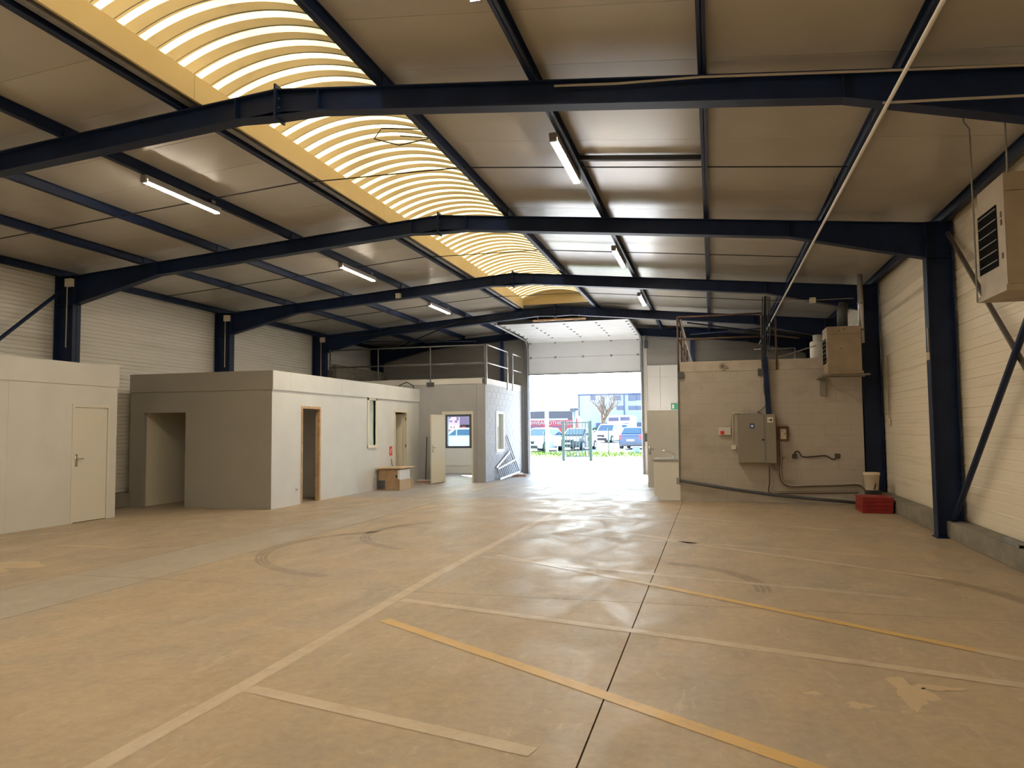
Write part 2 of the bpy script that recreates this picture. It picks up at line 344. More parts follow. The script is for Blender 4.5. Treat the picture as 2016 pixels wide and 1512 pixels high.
# ------------------------------------------------------------------ ceiling: insulated roof panels, 1 m wide
ce = thing('ceiling', 'pale insulated roof panels over dark blue purlins', 'ceiling', ((XL + XR) / 2, (YB + YE) / 2, 4.9), kind='structure')
def roofpanel(xa, xb, y0, y1):
    za, zb = rtop(xa) + PUR, rtop(xb) + PUR
    return MB().ext([(xa, za), (xb, zb), (xb, zb + 0.05), (xa, za + 0.05)], 'y', y0, y1)
me_l = me_r = None
y = YB
while y < YE - 0.05:
    y1 = min(y + 1.0, YE)
    if me_l is None:
        me_l = roofpanel(XL - 0.1, KL - 0.03, y, y + 0.994).build('roof_panel', 'ceiling_panel', ce); me_r = roofpanel(KR + 0.03, XR + 0.1, y, y + 0.994).build('roof_panel', 'ceiling_panel', ce)
    elif y1 - y > 0.99:
        for s in (me_l, me_r): o = s.copy(); COL.objects.link(o); o.location = (0, y - YB, 0)
    else:
        roofpanel(XL - 0.1, KL - 0.03, y, y1).build('roof_panel', 'ceiling_panel', ce); roofpanel(KR + 0.03, XR + 0.1, y, y1).build('roof_panel', 'ceiling_panel', ce)
    if y >= VAULT_END:
        roofpanel(KL - 0.02, RX, y, y1 - 0.006).build('roof_panel', 'ceiling_panel', ce); roofpanel(RX, KR + 0.02, y, y1 - 0.006).build('roof_panel', 'ceiling_panel', ce)
    y += 1.0
dk = MB()
for xa, xb in ((XL - 0.25, KL - 0.02), (KR + 0.02, XR + 0.25)):
    dk.ext([(xa, rtop(xa) + PUR + 0.055), (xb, rtop(xb) + PUR + 0.055), (xb, rtop(xb) + PUR + 0.12), (xa, rtop(xa) + PUR + 0.12)], 'y', YB - 0.2, YE + 0.2)
dk.build('roof_deck', 'deck', ce)
MB().ext([(KL - 0.03, rtop(KL) + PUR + 0.055), (RX, RZ + PUR + 0.055), (KR + 0.03, rtop(KR) + PUR + 0.055), (KR + 0.03, rtop(KR) + PUR + 0.12), (RX, RZ + PUR + 0.12), (KL - 0.03, rtop(KL) + PUR + 0.12)], 'y', VAULT_END + 0.08, YE + 0.2).build('ridge_deck', 'deck', ce)

# ------------------------------------------------------------------ barrel skylight
vz0, vrise = 5.53, 0.27
sk = thing('barrel_skylight', 'long yellowed corrugated barrel skylight along the ridge', 'skylight', (RX, 7, 5.3))
for xk, w in ((KL, -0.03), (KR, 0.03)):
    yy = YB
    while yy < VAULT_END:
        y2 = min(yy + 4.97, VAULT_END); B(xk, yy, rtop(xk) + (0.02 if w < 0 else PUR), xk + w, y2 - 0.006, vz0 + 0.015).build('kerb_board', 'kerb', sk); yy = y2
B(KL - 0.03, VAULT_END, rtop(KL) + PUR - 0.03, KR + 0.03, VAULT_END + 0.05, vz0 + 0.02).build('end_board', 'kerb', sk)
B(KL - 0.03, YB - 0.05, rtop(KL) + PUR - 0.03, KR + 0.03, YB, vz0 + vrise + 0.05).build('end_board', 'kerb', sk)
vw = (KR - KL) / 2; vR = (vw * vw + vrise * vrise) / (2 * vrise); va = math.asin(vw / vR)
def varc(t, dr): return (RX + (vR + dr) * math.sin(t), vz0 + vrise - vR + (vR + dr) * math.cos(t))
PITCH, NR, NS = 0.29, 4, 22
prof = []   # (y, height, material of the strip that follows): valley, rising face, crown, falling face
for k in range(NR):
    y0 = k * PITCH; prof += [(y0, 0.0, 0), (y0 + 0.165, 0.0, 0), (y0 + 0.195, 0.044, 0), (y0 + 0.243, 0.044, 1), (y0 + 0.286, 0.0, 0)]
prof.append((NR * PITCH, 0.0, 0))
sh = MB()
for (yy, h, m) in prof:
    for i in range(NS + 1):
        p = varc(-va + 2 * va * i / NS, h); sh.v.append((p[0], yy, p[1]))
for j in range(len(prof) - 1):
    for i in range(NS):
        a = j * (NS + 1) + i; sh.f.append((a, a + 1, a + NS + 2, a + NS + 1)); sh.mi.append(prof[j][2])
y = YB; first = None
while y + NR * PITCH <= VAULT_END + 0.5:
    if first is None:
        first = sh.build('corrugated_sheet', ['vault_dim', 'vault_sunlit'], sk, recalc=False); first.location = (0, YB, 0)
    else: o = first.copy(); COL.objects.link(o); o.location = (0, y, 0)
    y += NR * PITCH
# gable of the vault at its far end
gb = MB(); pts = [varc(-va + 2 * va * i / NS, 0.05) for i in range(NS + 1)]
gb.ext(pts + [(KR, vz0 - 0.02), (KL, vz0 - 0.02)], 'y', VAULT_END + 0.30, VAULT_END + 0.33); gb.build('gable', 'kerb', sk)
# vent actuator bracket seen against the sheets
va_ = thing('vent_bracket', 'thin grey wire vent bracket hanging under the skylight sheets', 'bracket', (KR, 9.1, 5.45))
MB().tube([(KR - .02, 8.9, 5.46), (KR - .75, 8.75, 5.50), (KR - .95, 8.95, 5.46), (KR - .7, 9.2, 5.44), (KR - .02, 9.05, 5.44)], 0.009, 6).build('frame', 'dark_grey', va_)
MB().tube([(KR - .02, 9.2, 5.45), (KR - .6, 9.0, 5.48)], 0.008, 6).build('arm', 'dark_grey', va_)

# ------------------------------------------------------------------ steel portal frames
def girder(mb_web, mb_fl, top, bot, y, tw=0.012, bf=0.17, tf=0.014):
    mb_web.ext(list(top) + list(reversed(bot)), 'y', y - tw / 2, y + tw / 2)
    for line, s in ((top, -1), (bot, 1)):
        for a, b in zip(line[:-1], line[1:]):
            mb_fl.ext([(a[0], a[1]), (b[0], b[1]), (b[0], b[1] + s * tf), (a[0], a[1] + s * tf)], 'y', y - bf / 2, y + bf / 2)
RXI, LXI = 3.07, -12.13
names = ['nearest dark blue steel portal frame spanning overhead, front of the skylight', 'second dark blue portal frame, its right column carrying the crossed wall braces', 'third dark blue portal frame, right column beside the painted block room', 'fourth dark blue portal frame, just before the open sectional door', 'dark blue end portal frame against the gable wall']
for fy, lab in zip(FRAMES, names):
    t = thing('portal_frame', lab, 'steel frame', (RX, fy, 0), 'dark blue portal frames')
    for side in (1, -1):
        sl = SR if side > 0 else SL; xi = RXI if side > 0 else LXI; xo = 3.42 if side > 0 else -12.58
        hz = 4.05 if side > 0 else 4.16; xh = 1.2 if side > 0 else -10.22; dp = 0.25
        T = lambda x: rtop(x)
        web, flg = MB(), MB()
        girder(web, flg, [(RX, RZ), (xi, T(xi))], [(RX, RZ - 0.31), (RX + side * 0.5, T(RX + side * 0.5) - dp), (xh, T(xh) - dp), (xi, hz)], fy)
        r = web.build('rafter', 'steel_blue', t); flg.build('flange', 'steel_blue', r)
        B(RX + side * 0.50, fy - 0.08, T(RX + .5 * side) - dp, RX + side * 0.508, fy + 0.08, T(RX + .5 * side)).build('stiffener', 'steel_blue', r)
        MB().ext([(RX + side * .03, RZ - dp + 0.005), (RX + side * .5, T(RX + side * .5) - dp + .012), (RX + side * .5, T(RX + side * .5) - dp), (RX + side * .03, RZ - dp - .005)], 'y', fy - 0.08, fy + 0.08).build('stiffener', 'steel_blue', r)
        B(xh - .005, fy - .085, T(xh) - dp, xh + .005, fy + .085, T(xh)).build('stiffener', 'steel_blue', r)
        c = MB(); x0, x1 = min(xi, xo), max(xi, xo); zt = T(xi)
        c.box(x0, fy - .006, 0, x1, fy + .006, zt)
        c = c.build('column', 'steel_blue', t)
        f = MB(); f.box(x0, fy - .1, 0, x0 + .016, fy + .1, zt); f.box(x1 - .016, fy - .1, 0, x1, fy + .1, zt); f.build('flange', 'steel_blue', c)
        B(x0, fy - .09, hz - .008, x1, fy + .09, hz + .008).build('stiffener', 'steel_blue', c)
        B(x0, fy - .1, zt - .012, x1, fy + .1, zt).build('cap_plate', 'steel_blue', c)
        B(x0 - .02, fy - .13, 0, x1, fy + .13, .02).build('base_plate', 'steel_blue', c)
    B(RX - .012, fy - .1, RZ - .335, RX + .012, fy + .1, RZ + .05).build('ridge_plate', 'steel_blue', t)
    bo = MB()
    for zz in (-.29, -.2, -.1, .01):
        for s in (-.05, .05): bo.tube([(RX - .03, fy + s, RZ + zz), (RX + .03, fy + s, RZ + zz)], .011, 6)
    bo.build('bolts', 'steel_edge', t)

# purlins: light I sections running the length of the hall on top of the rafters
plab = {-5.68: 'dark blue purlin along the left edge of the skylight, under the cream kerb', -3.25: 'dark blue purlin along the right edge of the skylight',
        -7.33: 'dark blue purlin carrying the left row of batten lights', -1.62: 'dark blue purlin carrying the right row of batten lights',
        -8.9: 'dark blue purlin next left of the left light row', -0.01: 'dark blue purlin next right of the right light row', -10.55: 'dark blue purlin nearest the left eaves',
        1.69: 'dark blue purlin above the long white conduit on the right', -12.42: 'dark blue eaves purlin along the left wall', 3.3: 'dark blue eaves purlin along the right wall'}
for x, lab in plab.items():
    z = rtop(x); zt = z + PUR - .002; y0, y1 = YB, YE - .02
    t = thing('roof_purlin', lab, 'purlin', (x, 10, z), 'roof purlins')
    w = MB().box(x - .004, y0, z, x + .004, y1, zt).build('web', 'steel_blue', t)
    for q in (z, zt - .008): B(x - .038, y0, q, x + .038, y1, q + .008).build('flange', 'steel_blue', t)
    for fy in FRAMES:
        B(x + .006, fy - .06, z + .008, x + .016, fy + .06, zt - .01).build('cleat', 'steel_blue', t)
# channel trim beside the left kerb
tag(B(KL - .19, YB, rtop(KL - .1) + .03, KL - .10, VAULT_END, rtop(KL - .1) + .05).build('kerb_trim', 'galv'), 'pale metal trim channel beside the left skylight purlin', 'trim')

# tie rods in the middle of each bay
for k, yy in enumerate((9.7, 14.7, 19.7)):
    w = ['nearest', 'middle', 'farthest'][k]
    for side, xa, xb in ((0, -12.3, -5.4), (1, -5.68, 1.69)):
        nm = ['left slope', 'skylight and right slope'][side]
        if side == 0: pts = [(xa, yy, rtop(xa) + .05), (xb - .1, yy, rtop(xb) + .04)]
        else: pts = [(xa, yy, rtop(xa) + .03), (KR, yy, rtop(KR) + .04), (xb, yy, rtop(xb) + .04)]
        tag(MB().tube(pts, 0.009, 6).build('tie_rod', 'dark'), '%s thin black tie rod across the purlins, %s' % (w, nm), 'tie rod', 'purlin tie rods')
tag(MB().bar((-1.58, 9.5, rtop(-1.58) + .09), (-.05, 9.5, rtop(-.05) + .09), .06, .06).build('cross_strut', 'dark'), 'short black strut between two purlins beside the nearest right batten light', 'strut')

# wall bracing
def brace(a, b, r, mat, lab): tag(MB().tube([a, b], r, 10).build('wall_brace', mat), lab, 'brace', 'diagonal wall braces')
brace((3.36, 11.98, 4.38), (3.36, 7.2, .32), .032, 'brace_grey', 'grey tubular brace falling from the right column top toward the camera')
brace((3.28, 12.0, .25), (3.28, 7.2, 4.35), .04, 'steel_blue', 'dark blue tubular brace rising from the foot of the right column')
brace((-12.42, 11.98, 4.42), (-12.42, 7.2, .35), .035, 'steel_blue', 'dark grey tubular brace sloping down behind the left cabin')

# ------------------------------------------------------------------ walls with openings
def wall_with(mb, axis, c0, c1, a, b, ztop, ops, z0=0.0):
    """wall slab between c0..c1 on its thin axis, running a..b on the other; ops = (a0, a1, zlo, zhi)"""
    def bx(p, q, lo, hi):
        if q - p < 1e-4 or hi - lo < 1e-4: return
        if axis == 'x': mb.box(p, c0, lo, q, c1, hi)
        else: mb.box(c0, p, lo, c1, q, hi)
    cur = a
    for o in sorted(ops):
        bx(cur, o[0], z0, ztop); bx(o[0], o[1], z0, o[2]); bx(o[0], o[1], o[3], ztop); cur = o[1]
    bx(cur, b, z0, ztop); return mb

# gable end wall with the sectional door opening and the office window
DX0, DX1, DZ = -6.44, -2.36, 3.60
WX0, WX1, WZ0, WZ1 = -9.69, -8.66, 0.93, 2.19
we = thing('wall_end', 'gable end wall with the open sectional door', 'wall', (RX, YE, 0), kind='structure')
wall_with(MB(), 'x', YE, YE + .12, XL - .16, XR + .16, 5.6, [(WX0, WX1, WZ0, WZ1), (DX0, DX1, 0.0, DZ)]).build('backing_sheet', 'cladding_left', we)
def end_trays(xa, xb, z0, n, h):
    me = None
    for k in range(n):
        poly = [(YE - p[0], z0 + p[1]) for p in tray_profile(h, 1, 4)]
        if me is None: me = MB().ext(poly, 'x', xa, xb).build('cladding_tray', 'cladding_left', we).data
        else: o = inst('cladding_tray', me, (0, 0, 0)); o.parent = we; o.location = (0, 0, k * h)
end_trays(XL, DX0 - .05, 3.2, 5, .36); end_trays(DX1 + .2, XR, 3.82, 4, .30)
for xa, xb in ((DX1 + .20, -1.72), (-1.715, -.75)):
    for za, zb in ((0, 1.2), (1.205, 2.3), (2.305, 3.4), (3.405, 3.8)): B(xa, YE - .03, za, xb - .004, YE, zb).build('white_panel', 'white', we)
B(DX1 + .02, YE - .035, 0, DX1 + .19, YE, 4.9).build('door_jamb', 'white', we); B(DX0 - .2, YE - .035, 0, DX0 - .02, YE, 4.9).build('door_jamb', 'grey', we)
wb_ = thing('wall_back', 'plain cladding wall behind the camera', 'wall', (RX, YB, 0), kind='structure')
B(XL - .16, YB - .12, 0, XR + .16, YB, 5.6).build('backing_sheet', 'cladding', wb_)
# posts and beam on the gable
for x, z0, lab in ((-7.44, 3.2, 'blue wind post on the gable above the grey office'), (-.6, 3.06, 'blue wind post on the gable behind the right railing')):
    t = thing('wind_post', lab, 'post', (x, 26.66, z0), 'gable wind posts'); B(x - .06, 26.62, z0, x - .05, 26.72, 4.9).build('flange', 'blue_beam', t); B(x + .05, 26.62, z0, x + .06, 26.72, 4.9).build('flange', 'blue_beam', t); B(x - .05, 26.665, z0, x + .05, 26.675, 4.9).build('web', 'blue_beam', t)
t = thing('gable_beam', 'bright blue horizontal beam right of the sectional door', 'beam', (-1.2, 26.6, 4.85)); B(-2.15, 26.54, 4.87, .6, 26.72, 4.885).build('flange', 'blue_beam', t); B(-2.15, 26.54, 5.05, .6, 26.72, 5.065).build('flange', 'blue_beam', t); B(-2.15, 26.6, 4.885, .6, 26.61, 5.05).build('web', 'blue_beam', t)

# ------------------------------------------------------------------ sectional door, raised
sdr = thing('sectional_door', 'white sectional overhead door raised on its tracks', 'overhead door', (RX, 26.5, 3.6))
path = [(26.62, 3.60), (26.62, 4.20), (26.60, 4.74), (26.10, 4.86), (25.50, 4.88), (24.90, 4.885), (24.30, 4.89), (23.70, 4.895), (23.10, 4.90), (22.50, 4.905)]
dcols = [-5.42, -4.41, -3.40]
for k in range(len(path) - 1):
    (ya, za), (yb, zb) = path[k], path[k + 1]
    d = Vector((0, yb - ya, zb - za)); L = d.length; d.normalize(); nrm = Vector((0, -d.z, d.y)) if k < 2 else Vector((0, d.z, -d.y))
    if nrm.y > 0 or (k >= 3 and nrm.z > 0): nrm = -nrm
    p0 = Vector((0, ya, za)) + d * .004; p1 = Vector((0, yb, zb)) - d * .004
    mb = MB(); q = [p0, p1, p1 - nrm * .04, p0 - nrm * .04]
    mb.ext([(v.y, v.z) for v in q], 'x', DX0 + .03, DX1 - .03)
    for r in (.25, .5, .75):
        c = p0.lerp(p1, r) + nrm * .001; mb.box(DX0 + .03, c.y - .003, c.z - .003, DX1 - .03, c.y + .003, c.z + .003)
    pn = mb.build('door_section', 'door_panel', sdr)
    if k < len(path) - 2:
        for x in dcols + [DX0 + .10, DX1 - .10]:
            c = Vector((x, yb, zb)) + nrm * .012; B(c.x - .035, c.y - (.012 if k < 2 else .035), c.z - (.035 if k < 2 else .012), c.x + .035, c.y + (.012 if k < 2 else .035), c.z + (.035 if k < 2 else .012)).build('hinge', 'galv', pn)
B(DX0 + .03, 26.60, 3.575, DX1 - .03, 26.66, 3.605).build('rubber_seal', 'dark_grey', sdr)
B(DX0 + .03, 22.44, 4.87, DX1 - .03, 22.50, 4.97).build('top_rail', 'dark_grey', sdr)
for x in (DX0 - .02, DX1 + .02):
    MB().tube([(x, 26.56, 0), (x, 26.56, 4.55), (x, 26.50, 4.70), (x, 26.36, 4.79), (x, 26.1, 4.82), (x, 22.35, 4.87)], .032, 8).build('track', 'galv', sdr)
    for yy in (25.2, 23.8, 22.5): MB().tube([(x, yy, 4.86), (x, yy, rtop(x) + .1)], .012, 6).build('hanger', 'galv', sdr)
    B(x - .05, 26.6, 0, x + .05, 26.74, 4.7).build('angle_post', 'galv', sdr)
t = thing('door_motor', 'small dark motor box at the upper right of the sectional door', 'motor', (-2.12, 26.5, 4.55)); B(-2.22, 26.42, 4.40, -2.10, 26.54, 4.68).build('housing', 'dark_grey', t, bev=.01); MB().tube([(-2.16, 26.48, 4.68), (-2.16, 26.48, 4.86)], .04, 10).build('shaft_end', 'galv', t)
t = thing('wooden_plank', 'pale wooden plank hung level under the fourth frame ridge', 'plank', (-4.5, 22.0, 4.86)); B(-5.15, 21.93, 4.86, -3.55, 22.05, 4.90).build('board', 'wood', t)
for x in (-4.95, -4.4, -3.9): B(x, 21.97, 4.84, x + .16, 22.01, 4.858).build('clip', 'grey', t)
for x in (-5.0, -3.75): MB().tube([(x, 21.99, 4.9), (x, 21.99, 5.03)], .008, 5).build('hanger', 'grey', t)

# ------------------------------------------------------------------ doors, handles, sockets
def lever(parent, p, nrm, along, mat='chrome'):
    """handle plate and lever on a door face; p centre of plate, nrm out of face, along = lever direction"""
    p, n, a = Vector(p), Vector(nrm).normalized(), Vector(along).normalized(); mb = MB()
    mb.bar(p + Vector((0, 0, -.11)) + n * .004, p + Vector((0, 0, .11)) + n * .004, .045 if abs(n.x) < .5 else .008, .008 if abs(n.x) < .5 else .045, up=(0, 1, 0))
    mb.tube([p + n * .004 + Vector((0, 0, .03)), p + n * .05 + Vector((0, 0, .03)), p + n * .052 + a * .12 + Vector((0, 0, .03))], .010, 7)
    mb.build('handle', mat, parent, smooth=True)
def socket(p, nrm, lab):
    p, n = Vector(p), Vector(nrm); t = thing('wall_socket', lab, 'socket', p, 'wall sockets'); w = .045; s = Vector((0, 0, 1)).cross(n)
    mb = MB(); a = p + n * .012; mb.bar(a - s * w, a + s * w, .024, .09, up=(0, 0, 1)) if False else mb.box(*(p - s * w - Vector((0, 0, w))), *(p + s * w + n * .012 + Vector((0, 0, w)))); mb.build('plate', 'white', t, bev=.003)
    c = p + n * .012; mb = MB(); mb.tube([c, c + n * .003], .025, 12); mb.build('outlet', 'grey', t)

# ------------------------------------------------------------------ cabin nearest the camera on the left
C1X = -11.10
c1 = thing('partition_cabin', 'pale partition cabin with a closed flush door, at the left edge', 'cabin', (C1X, 8, 0), 'partition cabins')
wall_with(MB(), 'y', C1X - .08, C1X, 2.5, 12.08, 2.50, [(11.05, 11.88, 0, 2.12)]).build('wall_panel', 'partition', c1)
B(XL + .05, 12.0, 0, C1X - .081, 12.08, 2.5).build('end_panel', 'partition', c1); B(XL + .05, 2.5, 2.5, C1X - .02, 12.08, 2.56).build('roof_board', 'partition', c1)
B(XL + .05, 2.5, 0, C1X - .081, 2.58, 2.5).build('end_panel', 'partition', c1)
B(C1X - .03, 2.5, 2.49, C1X + .016, 12.11, 2.89).build('fascia', 'partition', c1); B(XL + .3, 12.07, 2.49, C1X - .031, 12.11, 2.89).build('fascia', 'partition', c1)
for yy in (4.85, 7.3, 9.75): B(C1X, yy, 0.02, C1X + .003, yy + .05, 2.48).build('joint_strip', 'partition', c1)
d = B(C1X - .045, 11.09, .012, C1X - .006, 11.845, 2.075).build('door', 'door_cream', c1); lever(d, (C1X - .006, 11.14, 1.12), (1, 0, 0), (0, 1, 0))
for zz in (.25, 1.05, 1.88): MB().tube([(C1X + .004, 11.862, zz), (C1X + .004, 11.862, zz + .1)], .009, 6).build('hinge', 'grey', d)
fr = MB(); fr.box(C1X - .08, 11.03, 0, C1X + .012, 11.085, 2.08); fr.box(C1X - .08, 11.85, 0, C1X + .012, 11.905, 2.08); fr.box(C1X - .08, 11.03, 2.08, C1X + .012, 11.905, 2.135); fr.build('door_frame', 'door_cream', c1)

# ------------------------------------------------------------------ second cabin
CX, CY0, CY1 = -8.87, 13.88, 22.04
c2 = thing('partition_cabin', 'long partition cabin with two open doorways and a slit window', 'cabin', (CX, 18, 0), 'partition cabins')
wall_with(MB(), 'x', CY0, CY0 + .09, -12.40, CX - .001, 2.5, [(-12.04, -10.97, 0, 2.04)]).build('front_wall', 'partition_shaded', c2)
wall_with(MB(), 'y', CX - .09, CX, CY0 + .001, CY1, 2.5, [(15.08, 15.86, 0, 2.12), (18.46, 18.88, 1.22, 2.43), (20.17, 21.03, 0, 2.15)]).build('side_wall', 'partition_daylit', c2)
B(-12.40, CY0 - .03, 2.49, CX + .03, CY0, 2.89).build('fascia', 'partition_shaded', c2)
B(CX, CY0 - .001, 2.49, CX + .03, CY1, 2.89).build('fascia', 'partition_daylit', c2)
B(-12.40, CY0 + .001, 2.5, CX - .001, CY1, 2.6).build('roof_board', 'partition', c2)
for yy in (14.55, 16.9, 19.5): B(CX + .03, yy, 2.5, CX + .032, yy + .02, 2.89).build('joint_strip', 'partition_daylit', c2)
B(-12.40, CY0 + .091, 0, -12.05, CY1, 2.5).build('inner_wall', 'cream', c2); B(-12.05, 16.6, 0, CX - .091, 16.68, 2.5).build('inner_wall', 'white', c2)
B(-12.05, 19.5, 0, CX - .091, 19.58, 2.5).build('inner_wall', 'partition_daylit', c2); B(-10.1, 14.0, 0, -10.02, 16.6, 2.5).build('inner_wall', 'partition_daylit', c2)
f = MB(); f.box(CX - .095, 15.05, 0, CX + .015, 15.09, 2.12); f.box(CX - .095, 15.84, 0, CX + .015, 15.90, 2.12); f.box(CX - .095, 15.05, 2.12, CX + .015, 15.90, 2.175); f.build('wooden_door_frame', 'wood', c2)
f = MB(); f.box(CX - .095, 20.13, 0, CX + .02, 20.19, 2.14); f.box(CX - .095, 21.0, 0, CX + .02, 21.08, 2.14); f.box(CX - .095, 20.13, 2.14, CX + .02, 21.08, 2.2); f.build('white_door_frame', 'cream', c2)
d = MB().bar((CX - .10, 20.98, 1.06), (CX - .88, 20.80, 1.06), .04, 2.08).build('door', 'cream', c2); lever(d, (CX - .8, 20.78, 1.05), (0, -1, 0), (1, 0, 0))
for zz in (.3, 1.1, 1.9): MB().tube([(CX - .01, 20.995, zz), (CX - .01, 20.995, zz + .1)], .012, 6).build('hinge', 'dark', c2)
w3 = thing('window_3', 'tall narrow cream-framed slit window in the cabin side wall', 'window', (CX, 18.67, 1.2), kind='structure')
f = MB(); f.box(CX - .06, 18.38, 1.15, CX + .02, 18.46, 2.5); f.box(CX - .06, 18.88, 1.15, CX + .02, 18.96, 2.5); f.box(CX - .06, 18.38, 2.43, CX + .02, 18.96, 2.5); f.box(CX - .06, 18.38, 1.14, CX + .03, 18.96, 1.22); f.build('frame', 'cream', w3)
B(CX - .05, 18.46, 1.22, CX - .045, 18.88, 2.43).build('pane', 'glass', w3)
socket((CX, 14.87, .33), (1, 0, 0), 'white double socket low on the cabin wall left of the wooden doorway')
socket((CX, 18.8, .32), (1, 0, 0), 'white socket low on the cabin wall beside the cardboard box')
t = thing('fire_sign', 'small red fire extinguisher sign on the cabin wall', 'sign', (CX, 19.9, 1.0)); B(CX, 19.80, .90, CX + .006, 19.98, 1.16).build('plate', 'red', t); B(CX + .006, 19.86, .96, CX + .008, 19.90, 1.06).build('symbol', 'white', t); B(CX + .006, 19.89, 1.05, CX + .008, 19.94, 1.09).build('symbol', 'white', t)
t = thing('hook_wire', 'thin bent black wire hanging on the wall below the red sign', 'wire', (CX, 19.95, .6)); MB().tube([(CX + .01, 19.93, .80), (CX + .02, 19.93, .66), (CX + .02, 19.98, .6), (CX + .01, 19.92, .5)], .008, 5).build('wire', 'dark', t)
# cardboard box in front of the cabin
t = thing('cardboard_box', 'brown cardboard box with a loose flat lid, against the cabin wall', 'box', (-8.45, 19.45, 0))
b0 = B(-8.80, 18.92, 0, -8.18, 19.72, .56).build('carton', 'cardboard', t, bev=.008)
B(-8.795, 18.914, .03, -8.60, 18.921, .26).build('printed_patch', 'dark_grey', b0); MB().tube([(-8.26, 18.918, .37), (-8.26, 18.912, .37)], .035, 14).build('round_mark', 'dark', b0)
B(-8.182, 18.93, .0, -8.172, 19.71, .30).build('side_label', 'card_light', b0); B(-8.176, 18.90, .28, -8.166, 19.62, .54).build('white_label', 'paper', b0); B(-8.23, 18.905, .30, -8.176, 18.912, .54).build('white_label', 'paper', b0)
MB().bar((-8.845, 19.32, .582), (-8.08, 19.32, .597), .96, .03).build('lid', 'card_light', t)
t = thing('wood_offcut', 'small pale wood offcut standing beside the cardboard box', 'offcut', (-8.25, 19.87, 0)); B(-8.30, 19.80, 0, -8.20, 19.95, .2).build('block', 'wood', t)

# ------------------------------------------------------------------ grey office with concrete block side wall
OX, OY = -6.70, 22.05
of = thing('office_room', 'grey office room with a raw concrete block side wall beside the door', 'room', (-8, 24, 0))
wall_with(MB(), 'x', OY, OY + .12, -12.10, OX - .13, 3.03, [(-8.07, -7.12, 0, 2.12)]).build('front_wall', 'office_grey', of)
B(OX - .13, OY, 0, OX - .012, OY + .12, 3.03).build('corner_pier', 'office_grey', of)
B(-12.10, OY - .012, 3.03, OX, YE - .06, 3.2).build('roof_slab', 'partition', of)
B(OX - .32, OY - .03, 0, OX - .27, OY, 3.0).build('pipe_cover', 'office_grey', of)
B(-9.9, OY + .12, 0, -9.82, YE - .03, 3.03).build('inner_wall', 'white', of)
OW = (23.24, 24.08, .95, 2.14)
wall_with(MB(), 'y', OX - .14, OX - .010, OY + .121, YE - .02, 3.03, [OW]).build('core_wall', 'mortar', of)
B(-9.82, YE - .03, 0, WX0, YE, 3.03).build('lining', 'white', of); lm = MB(); wall_with(lm, 'x', YE - .03, YE - .001, WX0, OX - .15, 3.03, [(WX0, WX1, WZ0, WZ1)]); lm.build('lining', 'white', of)
B(-9.82, YE - .06, .28, OX - .15, YE - .03, .36).build('cable_trunking', 'white', of)
BL, BH, JT = .50, .20, .008
me_b = None; row = 0; z = 0.0
while z + BH <= 3.04:
    y = OY - (0 if row % 2 == 0 else BL / 2)
    while y < YE - .03:
        a, b = max(y, OY) + JT / 2, min(y + BL, YE - .03) - JT / 2; za, zb = z + JT / 2, min(z + BH, 3.03) - JT / 2
        segs = [(a, b)]
        if zb > OW[2] - .05 and za < OW[3] + .05:
            segs = []
            if a < OW[0] - .06: segs.append((a, min(b, OW[0] - .06)))
            if b > OW[1] + .06: segs.append((max(a, OW[1] + .06), b))
        for (p, q) in segs:
            if q - p < .04: continue
            if abs(q - p - (BL - JT)) < 1e-6:
                if me_b is None: me_b = MB().box(OX - .012, 0, 0, OX, BL - JT, BH - JT).build('concrete_block', 'block_raw', of, local=True); me_b.location = Vector((0, p, za)) - of.location
                else: o = me_b.copy(); COL.objects.link(o); o.location = Vector((0, p, za)) - of.location
            else: B(OX - .012, p, za, OX, q, zb).build('concrete_block', 'block_raw', of)
        y += BL
    z += BH; row += 1
w2 = thing('window_2', 'white-framed window in the concrete block wall of the office', 'window', (OX, 23.66, .95), kind='structure')
f = MB(); f.box(OX - .13, OW[0] - .06, OW[2] - .06, OX + .02, OW[0] + .02, OW[3] + .06); f.box(OX - .13, OW[1] - .02, OW[2] - .06, OX + .02, OW[1] + .06, OW[3] + .06); f.box(OX - .13, OW[0], OW[3] - .02, OX + .02, OW[1], OW[3] + .06); f.box(OX - .13, OW[0], OW[2] - .06, OX + .03, OW[1], OW[2] + .02); f.build('frame', 'white', w2)
B(OX - .07, OW[0], OW[2], OX - .062, OW[1], OW[3]).build('pane', 'glass', w2)
w1 = thing('window_1', 'dark grey framed window in the gable seen through the office doorway', 'window', ((WX0 + WX1) / 2, YE, WZ0), kind='structure')
f = MB(); e = .085
f.box(WX0, YE - .04, WZ0, WX0 + e, YE + .10, WZ1); f.box(WX1 - e, YE - .04, WZ0, WX1, YE + .10, WZ1); f.box(WX0 + e, YE - .04, WZ0, WX1 - e, YE + .10, WZ0 + e); f.box(WX0 + e, YE - .04, WZ1 - e, WX1 - e, YE + .10, WZ1); f.build('frame', 'dark_grey', w1)
B(WX0 + e, YE + .03, WZ0 + e, WX1 - e, YE + .036, WZ1 - e).build('pane', 'glass', w1)
dr = thing('door_1', 'cream office door standing open toward the hall', 'door', (-8.04, 22.0, 0), kind='structure')
f = MB(); f.box(-8.10, OY - .015, 0, -8.05, OY + .13, 2.12); f.box(-7.14, OY - .015, 0, -7.09, OY + .13, 2.12); f.box(-8.10, OY - .015, 2.12, -7.09, OY + .13, 2.18); f.build('door_frame', 'cream', dr)
